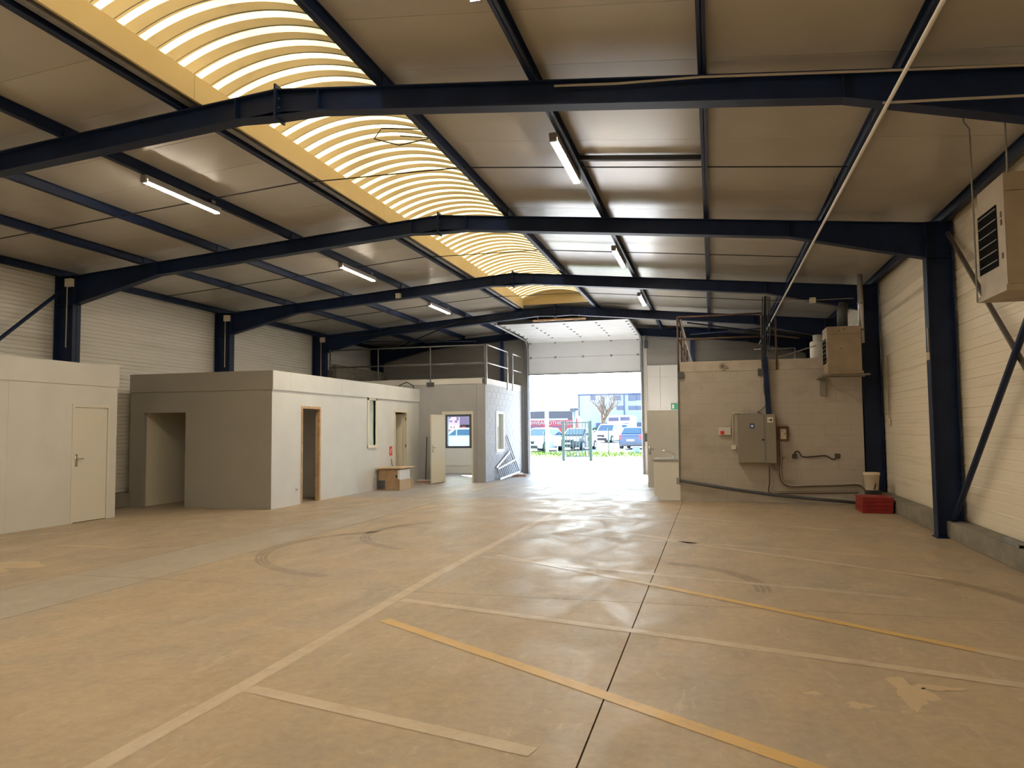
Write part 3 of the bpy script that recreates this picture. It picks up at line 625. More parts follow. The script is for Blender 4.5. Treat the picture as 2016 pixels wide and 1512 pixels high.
lf = MB().bar((-8.045, 22.01, 1.05), (-8.14, 21.17, 1.05), .04, 2.06).build('door_leaf', 'cream', dr); lever(lf, (-8.108, 21.25, 1.05), (1, 0, 0), (0, 1, 0)); lever(lf, (-8.155, 21.25, 1.05), (-1, 0, 0), (0, 1, 0))
# railings on the office roof
def rail(name, lab, posts, rails, mat, r=.022, feet=None, foot_mat='dark_grey'):
    t = thing(name, lab, 'railing', posts[0][0], 'mezzanine railings')
    for a, b in posts: MB().tube([a, b], r, 8).build('post', mat, t, smooth=True)
    for a, b in rails: MB().tube([a, b], r, 8).build('rail', mat, t, smooth=True)
    for q in (feet or []): B(*q).build('foot_plate', foot_mat, t)
    return t
rail('guard_rail', 'grey tube guard rail along the front of the office roof', [((x, 22.03, 3.0 if x > -8.6 else 3.2), (x, 22.03, 4.22)) for x in (-11.95, -10.26, -8.48, -6.70)], [((-11.98, 22.03, zz), (-6.70, 22.03, zz)) for zz in (4.22, 3.66)], 'rail_grey', feet=[(-8.60, 22.0, 2.98, -8.36, 22.037, 3.10), (-6.78, 22.0, 3.03, -6.69, 22.037, 3.18)])
rail('guard_rail', 'pale tube guard rail on the office side wall, nearer bay', [((-6.68, 22.15, 3.0), (-6.68, 22.15, 4.24)), ((-6.68, 24.62, 2.95), (-6.68, 24.62, 4.24))], [((-6.68, 22.15, zz), (-6.68, 24.62, zz)) for zz in (4.24, 3.68)], 'alu')
rail('guard_rail', 'pale tube guard rail on the office side wall, bay next to the door', [((-6.68, 25.30, 2.95), (-6.68, 25.30, 4.24))], [((-6.68, 25.30, zz), (-6.68, 26.5, zz)) for zz in (4.24, 3.68)], 'alu')
t = thing('parapet', 'low grey concrete block wall on the office roof by the left wall', 'wall', (-12.0, 24, 3.2))
for k in range(8):
    for r in range(3): B(-12.08, 22.35 + k * .5, 3.2 + r * .2, -11.90, 22.35 + k * .5 + .494, 3.2 + r * .2 + .194).build('concrete_block', 'plinth', t)
t = thing('loose_cable', 'black cable curling over the roof edge of the long cabin', 'cable', (-9, 21.9, 2.9)); MB().tube([(-9.9, 21.7, 2.63), (-9.6, 21.75, 2.75), (-9.4, 21.8, 3.02), (-9.2, 21.85, 3.12), (-9.0, 21.9, 3.0), (-8.98, 21.95, 2.64)], .016, 6).build('cable', 'dark', t)
# brooms and ladder
def broom(lab, top, foot, hx, mat):
    t = thing('broom', lab, 'broom', foot, 'brooms'); top, foot, hx = Vector(top), Vector(foot), Vector(hx)
    MB().tube([foot + Vector((0, 0, .06)), top], .014, 8).build('handle', mat, t); MB().bar(foot - hx + Vector((0, 0, .075)), foot + hx + Vector((0, 0, .075)), .06, .035).build('head', 'paper', t)
    MB().bar(foot - hx + Vector((0, 0, .03)), foot + hx + Vector((0, 0, .03)), .05, .06).build('bristles', 'bristle', t)
broom('wide push broom leaning on the grey office wall beside the open door', (-8.60, 22.02, 1.40), (-8.56, 21.80, 0), (.27, 0, 0), 'dark')
broom('long-handled broom leaning on the block wall beside the ladder', (-6.655, 24.2, 1.36), (-6.42, 25.0, 0), (.22, .12, 0), 'grey')
broom('second long pole broom leaning on the block wall behind the ladder', (-6.66, 24.35, 1.42), (-6.50, 25.5, 0), (.03, .18, 0), 'dark_grey')
t = thing('aluminium_ladder', 'short aluminium ladder lying tilted against the block wall', 'ladder', (-6.5, 24.2, 0))
a0, a1 = Vector((-6.56, 23.15, .04)), Vector((-6.40, 25.0, .16)); b0_, b1_ = Vector((-6.66, 23.1, .40)), Vector((-6.64, 24.75, .88))
MB().bar(a0, a1, .06, .03, up=(1, 0, 0)).build('stile', 'alu', t); MB().bar(b0_, b1_, .06, .03, up=(1, 0, 0)).build('stile', 'alu', t)
MB().bar(a0 + Vector((-.06, 0, .32)), a1 + Vector((-.1, -.2, .42)), .04, .03, up=(1, 0, 0)).build('brace', 'alu', t)
for k in range(11):
    q = (k + .3) / 11; MB().tube([a0.lerp(a1, q), b0_.lerp(b1_, q)], .013, 6).build('rung', 'dark_grey' if k % 1 else 'galv', t)

# ------------------------------------------------------------------ painted block room on the right
BY, BX0, BX1, BZ = 17.0, -.71, 3.04, 3.06
br = thing('block_room', 'cream painted concrete block room with equipment on its wall', 'room', (1.2, 17, 0))
B(BX0 + .004, BY + .004, 0, BX1, BY + .06, 2.83).build('core_wall', 'mortar_paint', br); B(BX0, BY + .06, 0, BX0 + .15, YE - .03, 2.83).build('side_wall', 'block_paint', br)
B(BX0, BY - .004, 2.83, BX1, BY + .3, BZ).build('ring_beam', 'concrete_band', br, bev=.006); B(BX0, BY + .3, 2.9, BX1 - .02, YE - .03, BZ).build('roof_slab', 'concrete_band', br)
me_b = None; z = 0.0; row = 0; BH2 = .2358; J2 = .005
while z + BH2 <= 2.84:
    x = BX0 - (0 if row % 2 == 0 else BL / 2)
    while x < BX1 - .02:
        a, b = max(x, BX0) + J2 / 2, min(x + BL, BX1) - J2 / 2
        if b - a > .03:
            if abs(b - a - (BL - J2)) < 1e-6:
                if me_b is None: me_b = MB().box(0, BY, 0, BL - J2, BY + .008, BH2 - J2).build('concrete_block', 'block_paint', br, local=True); me_b.location = Vector((a, 0, z)) - br.location
                else: o = me_b.copy(); COL.objects.link(o); o.location = Vector((a, 0, z)) - br.location
            else: B(a, BY, z, b, BY + .008, z + BH2 - J2).build('concrete_block', 'block_paint', br)
        x += BL
    z += BH2; row += 1
# open door leaf behind, sink unit
t = thing('door_2', 'plain grey door leaf standing open beside the sectional door', 'door', (-1.2, 20.5, 0), kind='structure')
lf = B(-1.69, 20.48, .02, -.73, 20.52, 2.08).build('door_leaf', 'partition', t); lever(lf, (-1.63, 20.48, 1.02), (0, -1, 0), (1, 0, 0), 'chrome')
t = thing('sink_unit', 'white kitchen base unit with worktop sink against the block room', 'sink unit', (-1.0, 17.8, 0))
B(-1.27, 17.2, .10, -.715, 18.4, .87).build('carcass', 'white', t); B(-1.21, 17.2, 0, -.715, 18.4, .10).build('plinth', 'white', t); B(-1.31, 17.18, .87, -.715, 18.42, .905).build('worktop', 'grey', t)
for k in (0, 1): dd = B(-1.29, 17.21 + k * .6, .12, -1.271, 17.79 + k * .6, .86).build('cupboard_door', 'white', t); MB().tube([(-1.31, 17.7 + k * .2, .6), (-1.31, 17.7 + k * .2, .75)], .008, 6).build('pull', 'chrome', dd)
B(-1.22, 17.5, .9, -.8, 18.1, .912).build('basin_rim', 'chrome', t)
MB().tube([(-.86, 17.75, .90), (-.86, 17.75, .99), (-.92, 17.72, 1.03), (-1.12, 17.6, 1.10)], .014, 8).build('tap', 'chrome', t, smooth=True)
# exit sign
t = thing('exit_sign', 'small green exit sign high on the white panel wall', 'sign', (-1.25, 26.7, 2.3)); B(-1.36, 26.68, 2.25, -1.02, 26.72, 2.45).build('plate', 'green_sign', t)
mb = MB(); mb.tube([(-1.14, 26.676, 2.41), (-1.14, 26.672, 2.41)], .015, 10); mb.bar((-1.14, 26.675, 2.39), (-1.16, 26.675, 2.33), .004, .02, up=(0, 1, 0)); mb.bar((-1.16, 26.675, 2.34), (-1.20, 26.675, 2.28), .004, .014, up=(0, 1, 0)); mb.bar((-1.16, 26.675, 2.34), (-1.12, 26.675, 2.28), .004, .014, up=(0, 1, 0)); mb.bar((-1.14, 26.675, 2.38), (-1.10, 26.675, 2.36), .004, .012, up=(0, 1, 0)); mb.build('running_figure', 'paper', t)
B(-1.33, 26.674, 2.28, -1.25, 26.68, 2.42).build('door_symbol', 'paper', t)
t = thing('door_control', 'small dark control box on the right jamb of the sectional door', 'switch box', (-2.24, 26.6, 1.1)); B(-2.30, 26.64, 1.14, -2.19, 26.715, 1.42).build('box', 'dark_grey', t, bev=.008)
MB().tube([(-2.2, 26.66, 1.14), (-2.12, 26.64, .98), (-2.16, 26.66, .75), (-2.05, 26.66, .62)], .012, 6).build('cable', 'dark', t); B(-2.14, 26.64, .5, -2.06, 26.7, .62).build('red_plug', 'red', t)

# railing on the block room
def rr(x0, x1, y): return [((x0, y, 4.06), (x1, y, 4.06)), ((x0, y, 3.56), (x1, y, 3.56))]
rail('guard_rail', 'rusty square guard rail above the block room, left bay with corner plates', [((x, 16.97, 2.75), (x, 16.97, 4.06)) for x in (-.69, 1.08)], rr(-.69, 1.08, 16.97), 'rust', .02, [(-.71, 16.94, 2.70, -.58, 16.99, 2.84), (.98, 16.94, 2.72, 1.16, 16.99, 2.86)])
rail('guard_rail', 'short rusty guard rail post right of the cable riser', [((1.37, 16.98, 2.83), (1.37, 16.98, 3.95))], [((1.37, 16.98, 3.56), (1.9, 17.6, 3.56))], 'rust', .02)
rail('guard_rail', 'rusty guard rail running back along the block room roof edge', [((-.66, y, 3.06), (-.66, y, 3.9)) for y in (18.3, 19.8, 21.3, 22.8)], [((-.66, 17.0, zz), (-.66, 22.8, zz)) for zz in (4.0, 3.56)], 'rust', .02)
rail('guard_rail', 'pale distant tube rail on the block room roof', [((2.1, 20.4, 3.06), (2.1, 20.4, 3.62))], [((1.1, 20.4, 3.62), (2.1, 20.4, 3.62))], 'galv', .015)
t = thing('access_ladder', 'narrow pale ladder leaning on the block room roof edge', 'ladder', (-.55, 17.3, 3.06))
for dx in (0, .25): MB().bar((-.40, 17.45 + dx, 3.06), (-.63, 17.3 + dx, 4.05), .04, .02).build('stile', 'alu', t)
for k in range(4): q = (k + .6) / 4.5; MB().tube([(-.40 - .23 * q, 17.45 - .15 * q, 3.06 + q), (-.40 - .23 * q, 17.70 - .15 * q, 3.06 + q)], .012, 6).build('rung', 'alu', t)
for a, b, lab in (((-.6, 21.5, 4.55), (3.0, 24.8, 4.35), 'dark roof brace falling to the right behind the railing'), ((-.6, 24.8, 4.62), (2.6, 22.3, 4.45), 'dark roof brace rising to the right behind the railing'), ((-11.9, 22.4, 4.55), (-8.3, 26.2, 4.85), 'dark roof brace above the office roof'), ((-11.8, 26.2, 4.58), (-8.2, 22.4, 4.85), 'dark crossing roof brace above the office roof')):
    tag(MB().tube([a, b], .022, 8).build('roof_brace', 'steel_blue'), lab, 'brace', 'roof braces')

# ------------------------------------------------------------------ equipment on the block wall
F0 = BY - .001
t = thing('electrical_cabinet', 'grey steel electrical cabinet mounted on the block wall', 'cabinet', (.92, 16.9, .83))
B(.53, 16.74, .84, 1.30, F0, 1.88).build('body', 'cab_metal', t, bev=.006); dd = B(.55, 16.72, .86, 1.06, 16.739, 1.86).build('door', 'cab_metal', t, bev=.004)
B(1.06, 16.728, .86, 1.10, 16.739, 1.86).build('hinge_strip', 'cab_dark', t); sp = B(1.10, 16.722, .86, 1.285, 16.739, 1.86).build('side_panel', 'cab_metal', t)
MB().tube([(1.035, 16.72, 1.34), (1.035, 16.70, 1.34)], .022, 12).build('lock', 'dark', dd); B(.77, 16.716, 1.58, .87, 16.72, 1.68).build('blue_sticker', 'blue_sticker', dd)
B(.80, 16.714, 1.605, .84, 16.716, 1.63).build('sticker_symbol', 'paper', dd); B(.785, 16.714, 1.635, .855, 16.716, 1.65).build('sticker_symbol', 'paper', dd)
B(1.13, 16.718, 1.70, 1.24, 16.722, 1.81).build('white_sticker', 'paper', sp); B(1.15, 16.716, 1.735, 1.17, 16.718, 1.765).build('sticker_symbol', 'rust', sp); B(1.18, 16.716, 1.725, 1.225, 16.718, 1.78).build('sticker_symbol', 'rust', sp)
t = thing('emergency_stop', 'small white box with red push button on the block wall', 'switch', (.26, 16.95, 1.5)); B(.13, 16.93, 1.44, .39, F0, 1.61).build('box', 'partition', t, bev=.008); B(.17, 16.922, 1.455, .25, 16.93, 1.53).build('red_surround', 'red', t); MB().tube([(.21, 16.922, 1.492), (.21, 16.90, 1.492)], .022, 12).build('button', 'red', t)
t = thing('junction_box', 'small cream junction box left of the electrical cabinet', 'junction box', (.44, 16.95, 1.2), 'small junction boxes'); B(.39, 16.94, 1.13, .49, F0, 1.22).build('box', 'cream', t, bev=.006)
t = thing('limit_switch', 'small pale bracket device on top of the electrical cabinet', 'switch', (.70, 16.95, 1.95)); B(.66, 16.92, 1.885, .76, 16.98, 1.93).build('base', 'conduit', t); B(.67, 16.93, 1.93, .72, 16.97, 1.98).build('head', 'conduit', t)
t = thing('meter_board', 'dark brown board with a cream fuse panel beside the cabinet', 'meter board', (1.45, 16.95, 1.45)); B(1.33, 16.95, 1.31, 1.57, F0, 1.62).build('board', 'brown_board', t); bp_ = B(1.40, 16.93, 1.345, 1.515, 16.949, 1.56).build('fuse_panel', 'cream', t)
for zz, xx in ((1.50, 1.42), (1.44, 1.47), (1.45, 1.49)): B(xx, 16.926, zz, xx + .02, 16.93, zz + .03).build('switch', 'grey', bp_)
def outlet(lab, x, z): o = thing('outlet_box', lab, 'outlet', (x, 16.95, z - .045), 'black outlet boxes'); B(x - .045, 16.95, z - .045, x + .045, F0, z + .045).build('box', 'cable', o, bev=.006); MB().tube([(x, 16.95, z), (x, 16.944, z)], .025, 12).build('face', 'dark_grey', o)
outlet('small black outlet box nearer the cabinet, joined by a wavy cable', 1.67, .98); outlet('small black outlet box at the right end of the wavy cable', 2.51, .99)
def cable(name, lab, pix, r, mat, dy=.02, cat='cable', grp='wall cables', extra=None):
    pts = [PY(u, v, BY - dy) for u, v in pix]
    P = [Vector(pts[0])]
    for i in range(len(pts) - 1):      # smooth through the points
        p0, p1, p2, p3 = pts[max(i - 1, 0)], pts[i], pts[i + 1], pts[min(i + 2, len(pts) - 1)]
        for k in range(1, 5):
            s = k / 4; P.append(.5 * ((2 * p1) + (p2 - p0) * s + (2 * p0 - 5 * p1 + 4 * p2 - p3) * s * s + (3 * p1 - p0 - 3 * p2 + p3) * s ** 3))
    if extra: P += [Vector(e) for e in extra]
    return tag(MB().tube(P, r, 7).build(name, mat, smooth=True), lab, cat, grp)
cable('power_cable', 'wavy black cable between the two black outlet boxes', [(1564, 896), (1566, 889), (1573, 890), (1580, 899), (1600, 899), (1625, 897), (1636, 903), (1643, 904), (1648, 899)], .013, 'cable')
cable('power_cable', 'thin pale cable from the bundle to the left outlet box', [(1540, 905), (1546, 899), (1553, 905), (1560, 909), (1564, 902)], .007, 'conduit')
for k, (off, r, m) in enumerate(((0, .018, 'conduit'), (4, .016, 'rust'), (8, .014, 'conduit'))):
    cable('supply_cable', ['outer', 'middle', 'inner'][k] + ' thick grey cable sweeping down from the meter board to the floor corner', [(1532 + off / 2, 870), (1534 + off / 2, 905), (1533 + off / 2, 935), (1540 + off / 2, 953 - off / 3), (1560, 959 - off / 3), (1600, 958 - off / 3), (1650, 957 - off / 3), (1690, 957 - off / 2), (1703, 966 - off / 2)], r, m, .03 + .02 * k)
cable('supply_cable', 'pale cable looping from the cabinet base into the thick bundle', [(1514, 912), (1518, 922), (1528, 930), (1534, 936)], .012, 'conduit', .03)
cable('supply_cable', 'second pale cable looping from the cabinet base', [(1521, 912), (1526, 922), (1533, 926)], .012, 'cab_metal', .05)
cable('wall_conduit', 'thin conduit dropping from the cabinet base then running right along the wall', [(1515, 913), (1515, 950), (1516, 970), (1560, 971), (1640, 971), (1690, 970)], .010, 'rust', .015, 'conduit', 'thin wall conduits')
cable('wall_conduit', 'upper thin conduit along the wall under the thick cables', [(1521, 920), (1522, 950), (1524, 965), (1570, 966), (1640, 966), (1692, 964)], .009, 'conduit', .012, 'conduit', 'thin wall conduits')
cable('wall_conduit', 'cream conduit bending round the top left corner of the cabinet', [(1464, 814), (1447, 814), (1443, 817), (1443, 835), (1443, 872)], .010, 'cream', .02, 'conduit', 'thin wall conduits')
cable('wall_conduit', 'short cable from the red button box up to the cabinet', [(1428, 841), (1432, 838), (1439, 836), (1441, 818), (1450, 814)], .006, 'conduit', .03, 'conduit', 'thin wall conduits')
cable('power_cable', 'thin black cable hanging from the riser onto the cabinet top', [(1505, 735), (1504, 770), (1510, 792), (1500, 806), (1491, 812), (1500, 813)], .007, 'cable', .03)
# vertical riser of cables and trunking
t = thing('cable_riser', 'dark blue cable trunking with cables rising from the cabinet to the roof', 'cable trunking', (1.2, 16.95, 1.9))
MB().bar((1.175, 16.93, 1.885), (1.13, 16.93, 3.1), .10, .13, up=(0, 1, 0)).build('trunking', 'steel_blue', t); MB().bar((1.13, 16.93, 3.1), (1.18, 16.93, 4.42), .05, .07, up=(0, 1, 0)).build('trunking', 'steel_blue', t)
for k in range(5): MB().tube([(1.06 + k * .035, 16.88, 3.0 + .05 * k), (1.07 + k * .045, 16.88, 3.6), (1.10 + k * .04, 16.86, 4.1), (1.12 + .035 * k, 16.88, 4.40)], .012, 6).build('cable', 'dark', t)
t = thing('wall_vent', 'small round vent on the concrete band of the block room', 'vent', (.24, 16.98, 2.93)); MB().tube([(.25, 16.995, 2.935), (.25, 16.97, 2.935)], .085, 20).build('ring', 'conduit', t)
for k in range(4):
    a = k * math.pi / 4; MB().bar((.25 - .07 * math.cos(a), 16.966, 2.935 - .07 * math.sin(a)), (.25 + .07 * math.cos(a), 16.966, 2.935 + .07 * math.sin(a)), .012, .008, up=(0, 1, 0)).build('spoke', 'rust', t)
# thin downpipe and fallen pipe
tag(MB().tube([(-.70, 16.96, 2.75), (-.72, 16.95, .42)], .014, 8).build('downpipe', 'galv'), 'thin pale green downpipe at the left corner of the block room', 'pipe')
t = thing('drain_pipe', 'long dark grey plastic pipe sloping from the wall corner to the red crates', 'pipe', (.9, 16.9, 0)); P = [PY(1338, 946, 16.93), PY(1420, 960, 16.90), PY(1520, 974, 16.85), PY(1600, 982, 16.8), PY(1690, 990, 16.65)]
MB().tube(P, .034, 10).build('pipe', 'dark_grey', t, smooth=True); MB().tube([P[0] + Vector((-.03, 0, .06)), P[0] + Vector((-.03, 0, -.08))], .042, 10).build('elbow', 'grey', t)
# ------------------------------------------------------------------ crates, bucket
for k in range(4):
    z0 = k * .072; w = ['bottom', 'second', 'third', 'top'][k]
    t = thing('red_crate', 'flat red plastic crate, %s of the stack by the right wall' % w, 'crate', (2.9, 15.5, z0), 'stacked red crates'); s = .004 * k
    B(2.64 + s, 15.16, z0, 3.16 + s, 15.86, z0 + .055).build('tray', 'red_plastic', t, bev=.008); B(2.63 + s, 15.15, z0 + .055, 3.17 + s, 15.87, z0 + .071).build('rim', 'red_plastic', t, bev=.004)
    if k == 3:
        for q in range(3): B(2.70 + q * .15, 15.24, z0 + .071, 2.80 + q * .15, 15.78, z0 + .077).build('rib', 'red_plastic', t)
t = thing('stool_block', 'dark low block on which the white bucket stands', 'block', (3.1, 16.4, 0)); B(2.94, 16.28, 0, 3.20, 16.58, .33).build('block', 'dark', t, bev=.01)
t = thing('plastic_bucket', 'white plastic bucket with rim standing in the corner by the block wall', 'bucket', (3.1, 16.42, .33))
MB().lathe((3.05, 16.43, .331), [(.001, 0), (.118, 0), (.122, .01), (.146, .29), (.156, .295), (.156, .345), (.148, .35), (.142, .345), (.115, .02), (.001, .02)], 28).build('body', 'bucket', t, smooth=True)
MB().tube([(3.07, 16.43 - .128, .35), (3.10, 16.43 - .128, .47)], .012, 6).build('handle', 'dark', t)
# metal channel on the plinth
t = thing('metal_channel', 'short galvanised metal channel lying on the plinth at the right', 'channel', (3.35, 9.5, .24)); 
p0, p1 = Vector((3.30, 10.15, .275)), Vector((3.28, 9.52, .275)); MB().bar(p0, p1, .09, .008).build('web', 'galv', t); MB().bar(p0 + Vector((.045, 0, -.015)), p1 + Vector((.045, 0, -.015)), .006, .06).build('flange', 'galv', t); MB().bar(p0 + Vector((-.045, 0, -.015)), p1 + Vector((-.045, 0, -.015)), .006, .06).build('flange', 'galv', t)

# ------------------------------------------------------------------ warm air heaters
def heater(lab, x0, x1, y0, y1, z0, z1, lz0, lz1):
    t = thing('air_heater', lab, 'heater', ((x0 + x1) / 2, (y0 + y1) / 2, z0), 'warm air heaters')
    b = B(x0, y0, z0, x1, y1, z1).build('casing', 'heater', t, bev=.008)
    h = z1 - z0; B(x0 + .01, y0 - .004, z1 - .17 * h, x1 - .01, y0, z1 - .165 * h).build('seam', 'rust', b); B(x0 - .003, y0, z0 + .02, x0, y0 + .03, z1 - .02).build('corner_trim', 'heater', b)
    ya, yb = y0 + (y1 - y0) * .28, y1 - (y1 - y0) * .02
    lv = B(x0 - .006, ya, lz0, x0 - .001, yb, lz1).build('louvre_opening', 'black', t); n = 6
    for k in range(n): zz = lz0 + (lz1 - lz0) * (k + .6) / n; MB().bar((x0 - .010, ya, zz), (x0 - .010, yb, zz), .006, .007).build('slat', 'cab_dark', lv)
    for zz in (.55, .62, .25): B(x0 - .006, y0 + .07, z0 + h * zz, x0 - .001, y0 + .10, z0 + h * zz + .05).build('label_plate', 'rust', t)
    for xx, zz in ((.35, .9), (.4, .5), (.5, .93)): MB().tube([(x0 + (x1 - x0) * xx, y0 + .001, z0 + h * zz), (x0 + (x1 - x0) * xx, y0 - .006, z0 + h * zz)], .014, 8).build('knock_out', 'rust', t)
    B(x0 - .02, y0 - .02, z0 - .05, x1 + .02, y1 + .02, z0).build('base_tray', 'heater', t)
    return t
t = heater('large beige air heater with black louvre hanging at the right edge', 2.48, 3.04, 7.25, 7.92, 2.80, 3.78, 3.0, 3.55)
for (x, y) in ((2.55, 7.35),): MB().tube([(x, y, 3.78), (x, y, rtop(x) + PUR)], .008, 6).build('hanger_rod', 'cab_dark', t)
MB().tube([(2.44, 7.9, 2.75), (2.44, 7.9, 4.42), (2.40, 7.92, 4.5), (2.40, 7.92, 4.7)], .008, 6).build('hanger_rod', 'cab_dark', t)
t = heater('beige air heater on a wall bracket above the block room', 2.27, 2.90, 16.10, 16.75, 2.70, 3.60, 2.88, 3.38)
t = thing('wall_bracket', 'grey steel bracket shelf under the far air heater', 'bracket', (2.6, 16.5, 2.5)); B(2.16, 16.14, 2.615, 3.05, 16.2, 2.648).build('arm', 'cab_metal', t); B(2.16, 16.66, 2.615, 3.05, 16.72, 2.648).build('arm', 'cab_metal', t); B(2.22, 16.93, 2.25, 2.32, F0, 2.648).build('leg', 'cab_metal', t); B(2.16, 16.2, 2.6, 2.3, F0, 2.615).build('plate', 'cab_metal', t)
t = thing('flue_pipe', 'pale metal flue pipe rising beside the blue column to the roof', 'pipe', (3.0, 16.6, 3.4)); MB().tube([(3.0, 16.6, 3.3), (3.0, 16.6, rtop(3.0) + PUR)], .055, 14).build('pipe', 'alu', t, smooth=True)
for zz in (3.55, 4.1): MB().tube([(3.0, 16.6, zz), (3.0, 16.6, zz + .04)], .062, 14).build('collar', 'galv', t)
MB().tube([(2.9, 16.6, 3.0), (3.02, 16.55, 3.15), (2.96, 16.6, 3.35), (3.04, 16.6, 3.5)], .02, 6).build('gas_hose', 'dark', t); B(2.915, 16.4, 3.2, 2.96, 16.6, 3.4).build('valve_box', 'dark_grey', t)
t = thing('exhaust_duct', 'dark grey round duct leaving the top of the far air heater', 'duct', (2.6, 16.45, 3.6)); MB().tube([(2.62, 16.45, 3.6), (2.62, 16.45, 3.95), (2.66, 16.5, 4.1)], .10, 14).build('duct', 'duct', t, smooth=True)
t = thing('water_tank', 'white upright cylinder tank on the block room roof beside the heater', 'tank', (2.36, 18.2, 3.06)); MB().lathe((2.36, 18.2, 3.06), [(.001, 0), (.16, 0), (.17, .02), (.17, .44), (.15, .47), (.10, .48), (.10, .62), (.001, .62)], 20).build('body', 'white', t, smooth=True)
tag(MB().tube([PY(1607, 680, 17.4), PY(1560, 695, 17.3), PY(1530, 704, 17.2)], .012, 6).build('loose_pipe', 'conduit'), 'thin pale pipe sloping from the far heater across the block room roof', 'pipe')
# long white conduit under the rafters
t = thing('overhead_conduit', 'long thin white conduit hung under the rafters along the right side', 'conduit', (1.5, 10, 4.27)); MB().tube([(1.5, -2, 4.34), (1.5, 10, 4.31), (1.5, 25.0, 4.24)], .017, 8).build('tube', 'white', t, smooth=True)
for yy in (4.6, 7.6, 10.0, 13.0, 16.0, 19.0, 22.5): MB().tube([(1.5, yy, 4.33), (1.56, yy, rtop(1.66) + .02)], .004, 5).build('hanger', 'dark_grey', t)
# conduit on the near frame and white boxes on columns
tag(MB().tube([(-1.4, 6.99, 4.93), (-.8, 6.98, 4.87), (0, 6.98, 4.83), (1.4, 6.99, 4.70), (3.0, 6.98, 4.55)], .012, 6).build('frame_conduit', 'conduit'), 'pale cable clipped along the nearest rafter, right slope', 'cable')
tag(MB().tube([(1.5, 6.98, 4.40), (3.0, 6.98, 4.30)], .012, 6).build('frame_conduit', 'conduit'), 'pale cable crossing the nearest rafter haunch', 'cable')
for fy, w in ((12.1, 'second'), (17.1, 'third'), (22.1, 'fourth')):
    t = thing('junction_box', 'small white junction box on the left column head of the %s frame' % w, 'junction box', (-12.2, fy - .15, 4.55), 'small junction boxes'); B(-12.28, fy - .17, 4.50, -12.12, fy - .09, 4.66).build('box', 'cream', t, bev=.006); MB().tube([(-12.26, fy - .12, 4.5), (-12.26, fy - .12, 3.3)], .012, 6).build('conduit', 'conduit', t)
t = thing('junction_box', 'small white junction box on the third frame right haunch', 'junction box', (2.2, 17.0, 4.2), 'small junction boxes'); B(2.08, 16.98, 4.24, 2.20, 17.08, 4.35).build('box', 'cream', t, bev=.006); MB().tube([(1.25, 17.0, 4.30), (2.95, 17.0, 4.29)], .008, 6).build('conduit', 'conduit', t)
t = thing('junction_box', 'small white junction box on the third rafter left of the skylight', 'junction box', (-8.0, 17.0, 4.85), 'small junction boxes'); p = PY(783, 582, 17.0); B(p.x - .06, 16.99, p.z - .06, p.x + .06, 17.09, p.z + .06).build('box', 'cream', t, bev=.006)
t = thing('wall_conduit', 'white conduit with a switch on the second right-hand column', 'conduit', (3.08, 12.0, 2.6)); MB().tube([(3.062, 12.05, 3.02), (3.062, 12.05, 2.62)], .012, 6).build('tube', 'conduit', t); B(3.03, 12.02, 2.55, 3.068, 12.08, 2.66).build('switch', 'cream', t)
t = thing('wall_conduit', 'white conduit ending in a socket on the wall beside the third column', 'conduit', (3.42, 16.5, 1.6)); MB().tube([(3.43, 16.5, 3.0), (3.43, 16.5, 1.75)], .012, 6).build('tube', 'conduit', t); B(3.40, 16.45, 1.62, 3.445, 16.55, 1.76).build('socket', 'cream', t)
# slack cables along the fourth frame
for k, (a, b, s) in enumerate((((-11.5, 4.72), (-9.6, 4.85), .12), ((-9.6, 4.85), (-7.4, 5.0), .16), ((-7.4, 5.0), (-6.0, 5.1), .10))):
    pts = [(a[0] + (b[0] - a[0]) * q / 8, 21.95, a[1] + (b[1] - a[1]) * q / 8 - s * 4 * (q / 8) * (1 - q / 8)) for q in range(9)]
    tag(MB().tube(pts, .014, 6).build('slack_cable', 'dark'), 'black cable sagging along the fourth rafter, %s loop from the left wall' % ['first', 'second', 'third'][k], 'cable', 'slack rafter cables')

# ------------------------------------------------------------------ batten lights
def batten(lab, x, yc, side):
    z = rtop(x) - .005; t = thing('batten_light', lab, 'light', (x, yc, z), 'batten lights on the purlins'); xx = x + side * .075 if side else x; zz = z - .03 if side == 0 else z - .02
    hs_ = MB(); hs_.box(xx - .05, yc - .80, zz - .03, xx + .05, yc + .80, zz + .02)
    for s in (-1, 1): hs_.box(xx + s * .05, yc - .77, zz - .062, xx + s * .044, yc + .77, zz - .03)
    hs_.build('housing', 'grey', t)
    B(xx - .034, yc - .77, zz - .075, xx + .034, yc + .77, zz - .031).build('diffuser', 'tube_light', t)
    for s in (-1, 1): B(xx - .042, yc + s * .77, zz - .08, xx + .042, yc + s * .81, zz + .02).build('end_cap', 'grey', t)
    B(xx - .02, yc + .62, zz + .02, xx + .02, yc + .70, zz + .10).build('clip', 'grey', t)
for k, yc in enumerate((9.15, 14.72, 19.78)):
    w = ['nearest', 'middle', 'farthest'][k]
    batten('%s lit batten light of the left row, left of the skylight' % w, -7.33, yc, 0); batten('%s full lit batten light of the right row, right of the skylight' % w, -1.62, yc, -1)
batten('lit batten light of the right row just above the top edge of view', -1.62, 4.62, -1); batten('lit batten light of the left row beside the camera', -7.33, 4.1, 0)
batten('lit batten light of the left row behind the camera', -7.33, -.9, 0); batten('lit batten light of the right row behind the camera', -1.62, -.4, -1)
batten('rearmost lit batten light of the left row', -7.33, -5.6, 0); batten('rearmost lit batten light of the right row', -1.62, -5.4, -1)

